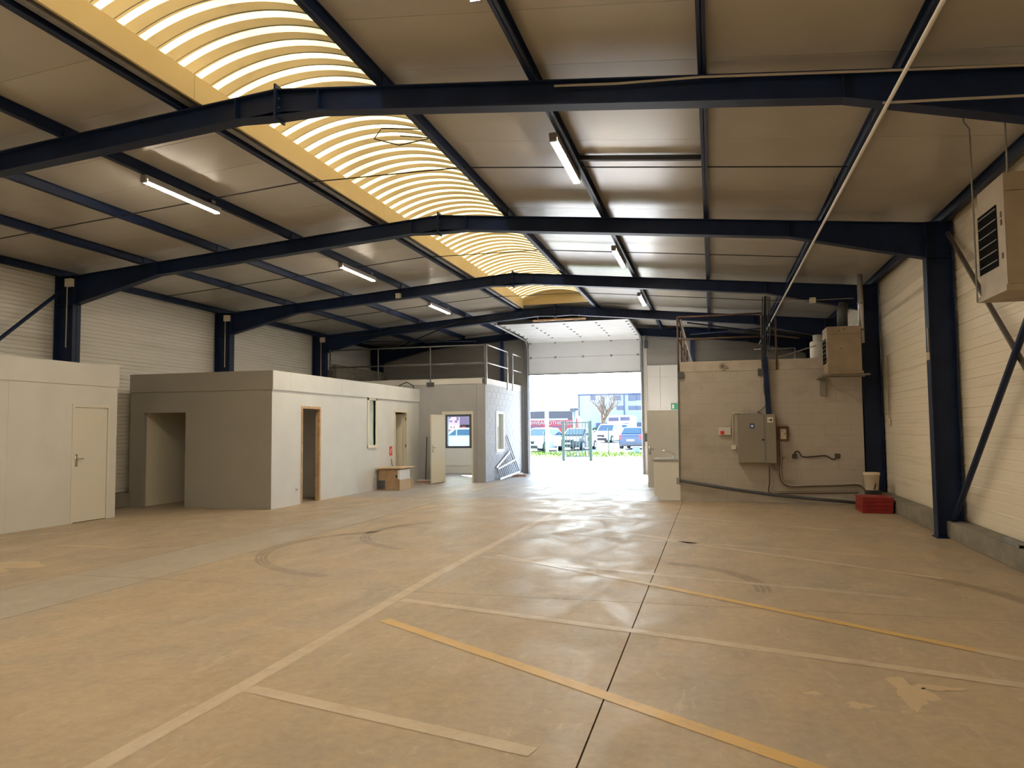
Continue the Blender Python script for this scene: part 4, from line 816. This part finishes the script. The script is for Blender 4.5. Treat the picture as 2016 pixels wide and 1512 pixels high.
def fill_batten(lab, x, y, z):  # unseen lamps added to brighten the office and cabin interiors
    t = thing('batten_light', lab, 'light', (x, y, z), 'added fill lights inside the rooms'); B(x - .05, y - .6, z - .045, x + .05, y + .6, z).build('housing', 'grey', t); B(x - .03, y - .57, z - .065, x + .03, y + .57, z - .045).build('diffuser', 'tube_light', t)
fill_batten('unseen fill light added on the office ceiling, behind the office front wall', -8.4, 23.6, 3.03)
fill_batten('unseen fill light added on the ceiling of the cabin room behind the slit window', -10.4, 18.2, 2.5)

# ------------------------------------------------------------------ floor markings
def stripe(lab, pts, w, mat, z=.0015):
    mb = MB()
    for (a, b) in zip(pts[:-1], pts[1:]):
        a, b = Vector((*a, 0)), Vector((*b, 0)); n = (b - a).normalized().cross(Vector((0, 0, 1))) * w / 2
        mb.quad(a - n + Vector((0, 0, z)), a + n + Vector((0, 0, z)), b + n + Vector((0, 0, z)), b - n + Vector((0, 0, z)))
    o = mb.build('floor_line', mat); return tag(o, lab, 'floor marking', 'painted bay lines')
stripe('long worn white line running up the floor to the parking bay lines', [(-2.90, 1.2), (-2.90, 4.3), (-3.0, 8.0), (-2.98, 12), (-2.96, 16.3)], .115, 'paint_white')
stripe('nearest white bay line, ending at the bottom edge', [(-2.84, 4.22), (-.90, 3.73)], .115, 'paint_white', .002)
stripe('nearest yellow bay line crossing the floor joint', [(-2.72, 5.98), (-1.0, 4.84), (.55, 3.78), (1.3, 3.27)], .11, 'paint_yellow', .0025)
stripe('long white bay line below the transverse floor joint', [(-2.88, 6.72), (-.64, 6.1), (1.9, 5.34), (2.6, 5.13)], .115, 'paint_white', .002)
stripe('long yellow and white bay line crossing the joint corner', [(-2.72, 9.36), (-.64, 7.92), (.4, 7.14), (1.78, 6.11), (2.3, 5.75)], .10, 'paint_white', .0025)
stripe('yellow overpaint on the right half of the crossing bay line', [(-.5, 7.82), (.4, 7.14), (1.78, 6.11)], .10, 'paint_yellow', .0035)
stripe('white bay line just above the transverse joint', [(-2.85, 9.21), (-1.47, 8.71), (.1, 8.27), (1.87, 7.76)], .11, 'paint_faint', .002)
stripe('thin slanting pale line in the middle of the floor, right of the joint', [(-.87, 11.38), (-.14, 10.7), (1.76, 9.27), (2.3, 8.87)], .10, 'paint_white', .002)
stripe('short slanting white line left of the floor joint', [(-2.73, 12.74), (-1.37, 11.75), (-.87, 11.38)], .10, 'paint_white', .002)
stripe('long slanting pale line toward the red crates', [(-2.71, 15.75), (-.98, 14.26), (.39, 13.44), (1.86, 12.63)], .10, 'paint_white', .002)
stripe('faint pale bay line crossing the far floor', [(-2.85, 14.2), (-.73, 13.39), (1.5, 12.7)], .10, 'paint_faint', .003)
stripe('faint short bay line before the right column', [(-1.2, 11.15), (.66, 10.61), (1.95, 10.25)], .11, 'paint_faint', .002)
stripe('farthest pale line in front of the block room', [(-2.93, 16.38), (-.65, 15.77), (1.32, 15.28)], .09, 'paint_faint', .002)
stripe('faint bay line left of the joint, middle floor', [(-2.9, 11.75), (-1.3, 11.2)], .10, 'paint_faint', .0028)
def blob(lab, c, rx, ry, seed, mat='floor_pale', z=.0018):
    r = random.Random(seed); mb = MB(); n = 26; ph = [r.uniform(0, 6.28) for _ in range(4)]
    vs = [(c[0], c[1], z)] + [(c[0] + rx * math.cos(t) * k, c[1] + ry * math.sin(t) * k, z) for t, k in ((2 * math.pi * i / n, 1 + .28 * math.sin(3 * 2 * math.pi * i / n + ph[0]) + .16 * math.sin(7 * 2 * math.pi * i / n + ph[1]) + .1 * r.uniform(-1, 1)) for i in range(n))]
    mb.add(vs, [(0, 1 + i, 1 + (i + 1) % n) for i in range(n)]); tag(mb.build('floor_stain', mat), lab, 'stain', 'pale floor stains')
blob('large pale splash stain on the right foreground floor', (1.12, 5.08), .10, .26, 3); blob('pale side splash of the right foreground stain', (1.30, 5.20), .12, .05, 8); blob('small pale stain left of the large splash', (.78, 4.78), .07, .05, 4); blob('tiny pale spot near the right foreground splash', (.55, 4.93), .05, .03, 5)
blob('pale dusty patch on the floor at the left edge', (-8.6, 7.25), .75, .38, 6); blob('thin pale scrape on the floor before the left cabin', (-8.6, 8.9), .6, .06, 9)
def arc(lab, c, r, a0, a1, w=.16):
    mb = MB(); n = 26
    for i in range(n):
        for o in (-.055, 0, .055):
            t0, t1 = math.radians(a0 + (a1 - a0) * i / n), math.radians(a0 + (a1 - a0) * (i + 1) / n); p = lambda t, q: (c[0] + (r + q) * math.cos(t), c[1] + (r + q) * math.sin(t), .0012)
            mb.quad(p(t0, o - .02), p(t0, o + .02), p(t1, o + .02), p(t1, o - .02))
    tag(mb.build('tyre_mark', 'tyre'), lab, 'tyre mark', 'curved tyre marks')
arc('outer dark curved tyre mark in the middle of the floor', (-3.9, 9.6), 2.0, 130, 262); arc('inner dark curved tyre mark in the middle of the floor', (-3.5, 11.2), 1.75, 135, 250); arc('curved tyre mark right of the floor joint', (-.9, 7.9), 1.35, -5, 75); arc('wide faint tyre mark before the right column', (.2, 7.2), 2.6, 10, 62)

# ------------------------------------------------------------------ outside: yard, verge, street
g = MB(); xa, xb = -130, 110; rows = [-60, YB - .3, YE + .1, 36.0, 41.0, 47.0, 60.0, 90.0, 150.0, 260.0]
for k, y in enumerate(rows): zz = (-.06 if y <= YE + .05 else terrain(y)); g.v += [(xa, y, zz), (xb, y, zz)]
g.v[4] = (xa, YE + .12, -.005); g.v[5] = (xb, YE + .12, -.005)
for k in range(len(rows) - 1): g.f.append((2 * k, 2 * k + 1, 2 * k + 3, 2 * k + 2)); g.mi.append(1 if k >= 5 else 0)
gr = g.build('ground', ['asphalt', 'road']); gr['kind'] = 'structure'; gr['label'] = 'sunlit pale yard and street outside the sectional door'; gr['category'] = 'ground'
vg = MB()
for (y0, y1) in ((41.0, 44.0), (44.0, 47.3)): vg.add([(-60, y0, terrain(y0) + .01), (40, y0, terrain(y0) + .01), (40, y1, terrain(y1) + .03), (-60, y1, terrain(y1) + .03)], [(0, 1, 2, 3)])
r = random.Random(5)
for k in range(5200):
    y = r.uniform(41.05, 47.2); x = r.uniform(-22, 2); h = r.uniform(.05, .16); a = r.uniform(0, 3.14); w = r.uniform(.02, .05); z = terrain(y) + .01
    vg.add([(x - w * math.cos(a), y - w * math.sin(a), z), (x + w * math.cos(a), y + w * math.sin(a), z), (x + r.uniform(-.05, .05), y + r.uniform(-.05, .05), z + h)], [(0, 1, 2)])
tag(vg.build('grass_verge', 'grass', recalc=False), 'bright green grass verge beyond the yard', 'grass', kind='stuff')
v2 = MB()
for k in range(5): v2.add([(-60, 60 + k * 6, terrain(60 + k * 6) + .02), (-7.2, 60 + k * 6, terrain(60 + k * 6) + .02), (-7.2, 61 + k * 6, terrain(61 + k * 6) + .02), (-60, 61 + k * 6, terrain(61 + k * 6) + .02)], [(0, 1, 2, 3)]) if k == 2 else None
tag(v2.build('grass_strip', 'grass'), 'thin far grass strip across the street', 'grass', kind='stuff')
mb = MB(); r = random.Random(2)
for k in range(60):
    p = FL(r.uniform(1040, 1108), 903, 0); x, y = p.x, r.uniform(40.2, 41.0); s = r.uniform(.05, .16); z = terrain(y)
    mb.add([(x - s, y - s, z), (x + s, y - s, z), (x + s, y + s, z), (x - s, y + s, z), (x, y, z + s * .8)], [(0, 1, 4), (1, 2, 4), (2, 3, 4), (3, 0, 4)])
tag(mb.build('soil_strip', 'soil'), 'strip of loose brown soil along the verge, left of the gate', 'soil', kind='stuff')

# green gate
PL, PR = FL(1114, 907), FL(1160, 909); gy = (PL.y + PR.y) / 2; gh = 1.98
gt = thing('garden_gate', 'green metal bar gate standing between two posts in the yard', 'gate', (PL.x, gy, 0))
for x in (PL.x, PR.x): p = B(x - .065, gy - .065, terrain(gy) - .05, x + .065, gy + .065, gh).build('post', 'gate_green', gt); B(x - .075, gy - .075, gh, x + .075, gy + .075, gh + .02).build('cap', 'gate_green', p)
a, b = PL.x + .17, PR.x - .10
for z in (.2, gh - .08): B(a, gy - .02, z, b, gy + .02, z + .05).build('rail', 'gate_green', gt)
for k in range(8): x = a + (b - a) * k / 7; B(x - .018, gy - .018, .2, x + .018, gy + .018, gh - .05).build('bar', 'gate_green', gt)
B(b - .06, gy - .04, 1.0, b + .05, gy + .04, 1.2).build('lock_box', 'gate_green', gt)
def pole(name, lab, u, y, vtop, r, mat, cat='post', grp=None):
    b = GR(u, y); z = PY(u, vtop, y).z; t = thing(name, lab, cat, b, grp); MB().tube([b, (b.x, y, z)], r, 10).build('post', mat, t, smooth=True); return t, b, z
pole('fence_post', 'thin dark green fence post on the verge left of the gate', 1071, 44.5, 850, .03, 'gate_green', grp='verge fence posts'); pole('fence_post', 'thin dark green fence post on the verge right of the gate', 1197.5, 44.5, 843, .03, 'gate_green', grp='verge fence posts')
t, b, z = pole('flag_pole', 'stout white pole in front of the red bus lettering', 1077, 45.5, 809, .22 / 2, 'white'); MB().tube([(b.x, b.y, z), (b.x, b.y, z + .05)], .14, 12).build('cap', 'white', t)
t, b, z = pole('street_lamp', 'slim pale street lamp post behind the green gate', 1131, 58.0, 808, .13, 'galv', 'street lamp'); MB().tube([(b.x - .35, b.y, z + .08), (b.x + .35, b.y, z + .08)], .11, 10).build('lamp_head', 'duct', t); MB().tube([(b.x, b.y, z - .05), (b.x, b.y, z + .2)], .16, 10).build('collar', 'duct', t)
t, b, z = pole('notice_board', 'lilac notice board on a thin white post left of the gate', 1097, 44.8, 862, .035, 'white', 'sign'); pa, pb = PY(1090, 860, 44.75), PY(1105, 878, 44.75); B(pa.x, 44.73, pb.z, pb.x, 44.77, pa.z).build('board', 'lilac', t)
t, b, z = pole('red_board', 'bright red blank board standing between the two parked cars', 1099, 52.5, 850, .04, 'white', 'sign'); pa, pb = PY(1089, 843, 52.4), PY(1111, 858.5, 52.4); B(pa.x, 52.38, pb.z, pb.x, 52.43, pa.z).build('board', 'sign_red', t)
t = thing('utility_box', 'small pale utility cabinet on the verge beside the right jamb', 'utility box', GR(1252, 45.5)); b = GR(1252, 45.5); B(b.x - .2, 45.3, b.z, b.x + .2, 45.6, b.z + .36).build('body', 'facade', t, bev=.02); B(b.x - .22, 45.28, b.z + .36, b.x + .22, 45.62, b.z + .40).build('lid', 'facade', t)

# cars (front of the car points to local -y)
def car(lab, u, y, rz, paint, L=4.2, W=1.78, Hc=1.55, rear=False, dark_top=False, grp='parked cars outside'):
    b = GR(u, y); t = thing('parked_car', lab, 'car', b, grp, rz=rz); h = L / 2; w = W / 2
    st = [(-h, .78, .30, .62), (-h + .12, .92, .20, .74), (-h + .9, .98, .18, .90), (-h + 1.35, 1.0, .18, .98), (0.2, 1.0, .18, 1.0), (h - .7, 1.0, .18, 1.02), (h - .12, .95, .22, 1.0), (h, .86, .32, .92)]
    mb = MB()
    for (yy, k, z0, z1) in st: mb.v += [(-w * k, yy, z0), (w * k, yy, z0), (w * k, yy, (z0 + z1) / 2), (w * k * .95, yy, z1), (-w * k * .95, yy, z1), (-w * k, yy, (z0 + z1) / 2)]
    for i in range(len(st) - 1):
        for k in range(6): mb.f.append((6 * i + k, 6 * i + (k + 1) % 6, 6 * i + 6 + (k + 1) % 6, 6 * i + 6 + k)); mb.mi.append(0)
    mb.f += [(5, 4, 3, 2, 1, 0), tuple(6 * (len(st) - 1) + k for k in range(6))]; mb.mi += [0, 0]
    mb.build('body', paint, t, smooth=False, bev=.05, local=True)
    ca = [(-h + 1.25, .86, .97), (-h + 1.95, .72, Hc - .04), (-h + 2.5, .70, Hc), (h - .75, .70, Hc - .03), (h - .15, .84, 1.0)]   # greenhouse outline
    mb = MB()
    for (yy, k, z) in ca: mb.v += [(-w * k, yy, z), (w * k, yy, z)]
    mb.v += [(-w * .9, yy, .95) for yy in (ca[0][0], ca[-1][0])] + [(w * .9, yy, .95) for yy in (ca[0][0], ca[-1][0])]
    for i in range(len(ca) - 1): mb.f.append((2 * i, 2 * i + 1, 2 * i + 3, 2 * i + 2)); mb.mi.append(0)
    mb.f += [(10, 0, 2, 4, 6, 8, 11), (12, 1, 3, 5, 7, 9, 13)]; mb.mi += [0, 0]
    cb = mb.build('cabin', paint, t, bev=.04, local=True)
    def gq(name, q, n, mat='car_glass'):
        n = Vector(n).normalized() * .02; MB().add([Vector(p) + n for p in q] + [Vector(p) - n for p in q], [(0, 1, 2, 3), (7, 6, 5, 4), (0, 4, 5, 1), (1, 5, 6, 2), (2, 6, 7, 3), (3, 7, 4, 0)]).build(name, mat, cb, local=True)
    def L2(a, b, s, q): return (a[1] + (b[1] - a[1]) * s) * w * q, a[0] + (b[0] - a[0]) * s, a[2] + (b[2] - a[2]) * s
    for nm, a, c, n in (('windscreen', ca[0], ca[1], (0, -1, .9)), ('rear_window', ca[4], ca[3], (0, 1, .7))):
        lo, hi = L2(a, c, .12, .92), L2(a, c, .9, .92); gq(nm, [(-lo[0], lo[1], lo[2]), (lo[0], lo[1], lo[2]), (hi[0], hi[1], hi[2]), (-hi[0], hi[1], hi[2])], n)
    for s in (-1, 1):
        for (y0, y1, y2, y3) in ((ca[0][0] + .35, .0, .0, ca[1][0] + .15), (.08, ca[4][0] - .25, ca[3][0] - .1, .08)):
            gq('side_window', [(s * w * .865, y0, 1.04), (s * w * .865, y1, 1.04), (s * w * .735, y2, Hc - .12), (s * w * .735, y3, Hc - .12)], (s, 0, .25))
    for sx in (-1, 1):
        for yy in (-h + .78, h - .75):
            wl_ = MB().tube([(sx * (w - .2), yy, .32), (sx * (w + .01), yy, .32)], .32, 18).build('wheel', 'tyre_rubber', t, local=True); MB().tube([(sx * (w + .005), yy, .32), (sx * (w + .02), yy, .32)], .20, 12).build('hub', 'galv', wl_, local=True)
        B(sx * w * .55, -h + .02, .62, sx * w * .92, -h + .16, .78).build('headlight', 'lamp_lens', t, local=True); B(sx * w * .68, h - .12, .68, sx * w * .9, h + .005, .98).build('tail_light', 'tail', t, local=True)
        B(sx * w, -h + 1.35, 1.0, sx * (w + .16), -h + 1.45, 1.14).build('mirror', paint, t, local=True)
    B(-w * .5, -h - .01, .50, w * .5, -h + .1, .68).build('grille', 'dark', t, local=True); B(-w * .75, -h - .005, .24, w * .75, -h + .12, .40).build('lower_intake', 'dark', t, local=True)
    B(-.26, -h - .03, .42, .26, -h - .01, .53).build('number_plate', 'paper', t, local=True); B(-.26, h + .0, .55, .26, h + .02, .67).build('number_plate', 'paper', t, local=True); B(-w * .85, h - .1, .26, w * .85, h + .01, .42).build('rear_bumper', 'dark_grey', t, local=True)
car('white hatchback parked nose-on behind the verge, left of the gate', 1066, 49.4, -.22, 'car_white', 4.2, 1.80, 1.55)
car('dark navy car parked behind the green gate', 1136, 51.2, -.16, 'car_navy', 4.1, 1.76, 1.50)
car('white van-like car parked farther back under the tree', 1198, 68.0, -.25, 'car_white', 4.4, 1.85, 1.65)
car('white car half hidden behind the blue hatchback', 1224, 74.5, -.15, 'car_white', 4.2, 1.8, 1.6)
car('blue-grey hatchback seen from behind beside the right jamb', 1252, 53.0, math.pi - .1, 'car_blue', 3.9, 1.72, 1.50)
car('white car seen from the side through the office window', 900, 51.5, -1.35, 'car_white', 4.3, 1.8, 1.58)

# bus with printed livery
by = 62.0; bxl, bxr = PY(862, 830, by).x, PY(1139, 830, by).x; bz = terrain(by)
bs = thing('tour_bus', 'long red and black bus with white lettering parked across the street', 'bus', ((bxl + bxr) / 2, by + 1.2, bz), 'buses outside')
zt = PY(1080, 806, by).z; z1 = PY(1080, 810, by).z; z2 = PY(1080, 826, by).z; z3 = bz + .35
mb = MB(); prof = [(bxl, z3), (bxr - .25, z3), (bxr - .02, z3 + .6), (bxr - .1, z2), (bxr - .75, zt - .1), (bxr - 1.0, zt), (bxl + .3, zt), (bxl, zt - .2)]
mb.ext(prof, 'y', by, by + 2.5).build('body', 'bus_red', bs, bev=.06)
def bpanel(name, u0, u1, va, vb, mat, d=.02, par=bs): p, q = PY(u0, va, by), PY(u1, vb, by); return B(p.x, by - d, min(p.z, q.z), q.x, by + .01, max(p.z, q.z)).build(name, mat, par)
bpanel('roof_edge', 863, 1125, 805.5, 809, 'white', .03); wnd = bpanel('window_band', 930, 1131, 809.5, 826, 'bus_black')
for u in (960, 990, 1020, 1050, 1077, 1104): bpanel('window_bar', u, u + 1, 810, 825.5, 'bus_mauve', .025, wnd)
bpanel('white_line', 930, 1118, 826, 827, 'print_white', .03); bpanel('livery_pink', 863, 905, 812, 836, 'bus_pink', .03); bpanel('livery_mauve', 905, 930, 812, 842, 'bus_mauve', .03); bpanel('white_skirt', 863, 925, 837, 845, 'white', .03)
for u, v, du, dv in ((882, 822, 4, 8), (886, 818, 3, 6), (901, 818, 4, 10), (898, 828, 5, 4), (888, 828, 5, 3)): bpanel('livery_figure', u - du / 2, u + du / 2, v, v + dv, 'bus_mauve', .05)
for u in (876, 881, 887, 893, 904, 910, 914): bpanel('livery_mark', u, u + 3, 839, 843.5, 'bus_red', .04)
for u, va, vb, m in ((1043, 838, 846, 'bus_mauve'), (1085, 839, 848, 'bus_mauve')): bpanel('livery_patch', u, u + 22, va, vb, m, .03)
for x in (bxl + 2.2, bxr - 2.6): MB().tube([(x, by - .02, bz + .5), (x, by + .3, bz + .5)], .5, 18).build('wheel', 'tyre_rubber', bs)
p = PY(1043.5, 836, by); s = .42
text('lettering', '#WEARE', s, 'print_white', bs, (p.x, by - .05, p.z), (math.pi / 2, 0, 0), local=False); p = PY(1079, 836, by); text('lettering', 'OTHIQUES', s, 'print_white', bs, (p.x, by - .05, p.z), (math.pi / 2, 0, 0), local=False)
# white coach
cy_ = 82.0; x0, x1 = PY(1196, 840, cy_).x, PY(1243, 840, cy_).x; cz = terrain(cy_); ct = PY(1220, 818, cy_).z
co = thing('white_coach', 'white coach parked in front of the grey building', 'coach', ((x0 + x1) / 2, cy_, cz), 'buses outside'); MB().box(x0, cy_, cz + .3, x1, cy_ + 6, ct).build('body', 'white', co, bev=.12)
for u0, u1, va, vb in ((1198, 1218, 822, 829), (1221, 1240, 821, 828), (1197, 1217, 836, 838.5), (1227, 1238, 833, 834.5)): p, q = PY(u0, va, cy_), PY(u1, vb, cy_); B(p.x, cy_ - .03, q.z, q.x, cy_ + .02, p.z).build('window', 'pane', co)
for x in (x0 + .5, x1 - .5): MB().tube([(x - .15, cy_ + .5, cz + .45), (x + .15, cy_ + .5, cz + .45)], .45, 14).build('wheel', 'tyre_rubber', co)
# office building behind
fy = 104.0; x0, x1 = PY(1138, 800, fy).x, PY(1330, 800, fy).x; fz = terrain(fy); ft = PY(1200, 776, fy).z
bd = thing('office_building', 'pale blue-grey flat-roofed building behind the bare tree', 'building', ((x0 + x1) / 2, fy, fz)); B(x0, fy, fz, x1, fy + 12, ft).build('wall', 'facade', bd); B(x0 - .1, fy - .12, ft - .12, x1, fy + 12, ft + .1).build('roof_edge', 'facade_low', bd)
B(x0 + 2.5, fy - .1, fz, x1, fy, fz + 1.6).build('lower_wall', 'facade_low', bd)
for u0, va, u1, vb in ((1164, 778, 1171, 787), (1208, 780, 1221, 787), (1238, 778, 1252, 788), (1254, 778, 1260, 787), (1215, 800, 1228, 806), (1238, 800, 1252, 806), (1254, 800, 1262, 806), (1180, 800, 1192, 806), (1268, 778, 1282, 788), (1268, 800, 1282, 806)):
    p, q = PY(u0, va, fy), PY(u1, vb, fy); f = MB(); f.box(p.x - .06, fy - .05, q.z - .06, q.x + .06, fy - .001, q.z); f.box(p.x - .06, fy - .05, p.z, q.x + .06, fy - .001, p.z + .06); f.box(p.x - .06, fy - .05, q.z, p.x, fy - .001, p.z); f.box(q.x, fy - .05, q.z, q.x + .06, fy - .001, p.z); f = f.build('window', 'facade_low', bd); B(p.x, fy - .03, q.z, q.x, fy - .002, p.z).build('pane', 'pane', f)
p = PY(1229, 800, fy); MB().tube([(p.x, fy - .08, fz), (p.x, fy - .08, ft)], .07, 8).build('downpipe', 'facade_low', bd); p = PY(1139.5, 800, fy); MB().tube([(p.x, fy - .08, fz), (p.x, fy - .08, ft)], .09, 8).build('downpipe', 'facade_low', bd)
# hedge and small house
hd = thing('hedge', 'dark green clipped hedge in front of the grey building', 'hedge', GR(1172, 90)); r = random.Random(3); mb = MB(); p0, p1 = GR(1128, 90), GR(1186, 90)
for k in range(900):
    x = r.uniform(p0.x, p1.x); y = r.uniform(89.5, 90.5); z = p0.z + r.uniform(0, 1.0); s = .16; a, b = r.uniform(0, 6.28), r.uniform(-1, 1)
    mb.add([(x, y, z + s), (x + s * math.cos(a), y + s * math.sin(a), z - s * .3), (x - s * math.cos(a), y + s * b, z - s * .4)], [(0, 1, 2)])
mb.build('foliage', 'hedge', hd, recalc=False); B(p0.x, 89.7, p0.z, p1.x, 90.3, p0.z + .85).build('core', 'hedge', hd)
hy = 120.0; x0, x1 = PY(1010, 800, hy).x, PY(1056, 800, hy).x; hz = terrain(hy); ht = PY(1040, 803, hy).z
hs = thing('brick_house', 'pale brick house beyond the bus at the left jamb', 'house', ((x0 + x1) / 2, hy, hz)); B(x0, hy, hz, x1, hy + 8, ht).build('wall', 'card_light', hs); MB().ext([(hy - .4, ht), (hy + 8.4, ht), (hy + 4, ht + .9)], 'x', x0 - .3, x1 + .3).build('roof', 'soil', hs)
p, q = PY(1046, 804, hy), PY(1051, 808, hy); B(p.x, hy - .04, q.z, q.x, hy + .02, p.z).build('window', 'pane', hs)

# bare tree
def tree(lab, base, height, spread, seed, trunk_r, lean=0.0, levels=5):
    r = random.Random(seed); t = thing('bare_tree', lab, 'tree', base, 'bare trees outside'); base = Vector(base); mt, mbr = MB(), MB()
    def grow(mb, p, d, L, rad, lev):
        pts = [p]; q = p; dd = d.copy()
        for k in range(3): dd = (dd + Vector((r.uniform(-.14, .14), r.uniform(-.14, .14), r.uniform(-.03, .10)))).normalized(); q = q + dd * L / 3; pts.append(q)
        mb.tube(pts, rad, 5 if lev else 8, rad * .6)
        if lev >= levels: return
        for k in range(3 if lev < 3 else 2):
            a = r.uniform(0, 6.28); s = r.uniform(.35, .75) * spread; side = Vector((math.cos(a), math.sin(a), r.uniform(.0, .3)))
            grow(mbr, pts[-1] if k else pts[2], (dd + side * s).normalized(), L * r.uniform(.62, .82), rad * .58, lev + 1)
    grow(mt, base, Vector((lean, 0, 1)), height * .27, trunk_r, 0)
    mt.build('trunk', 'bark', t, smooth=True); mbr.build('branches', 'bark', t, smooth=True)
tree('bare spreading tree before the grey building', GR(1188, 76.0), 6.0, 1.15, 11, .30, levels=6)
tree('bare tree beyond the bus at the left jamb', GR(1030, 95.0), 10.5, .8, 4, .25)
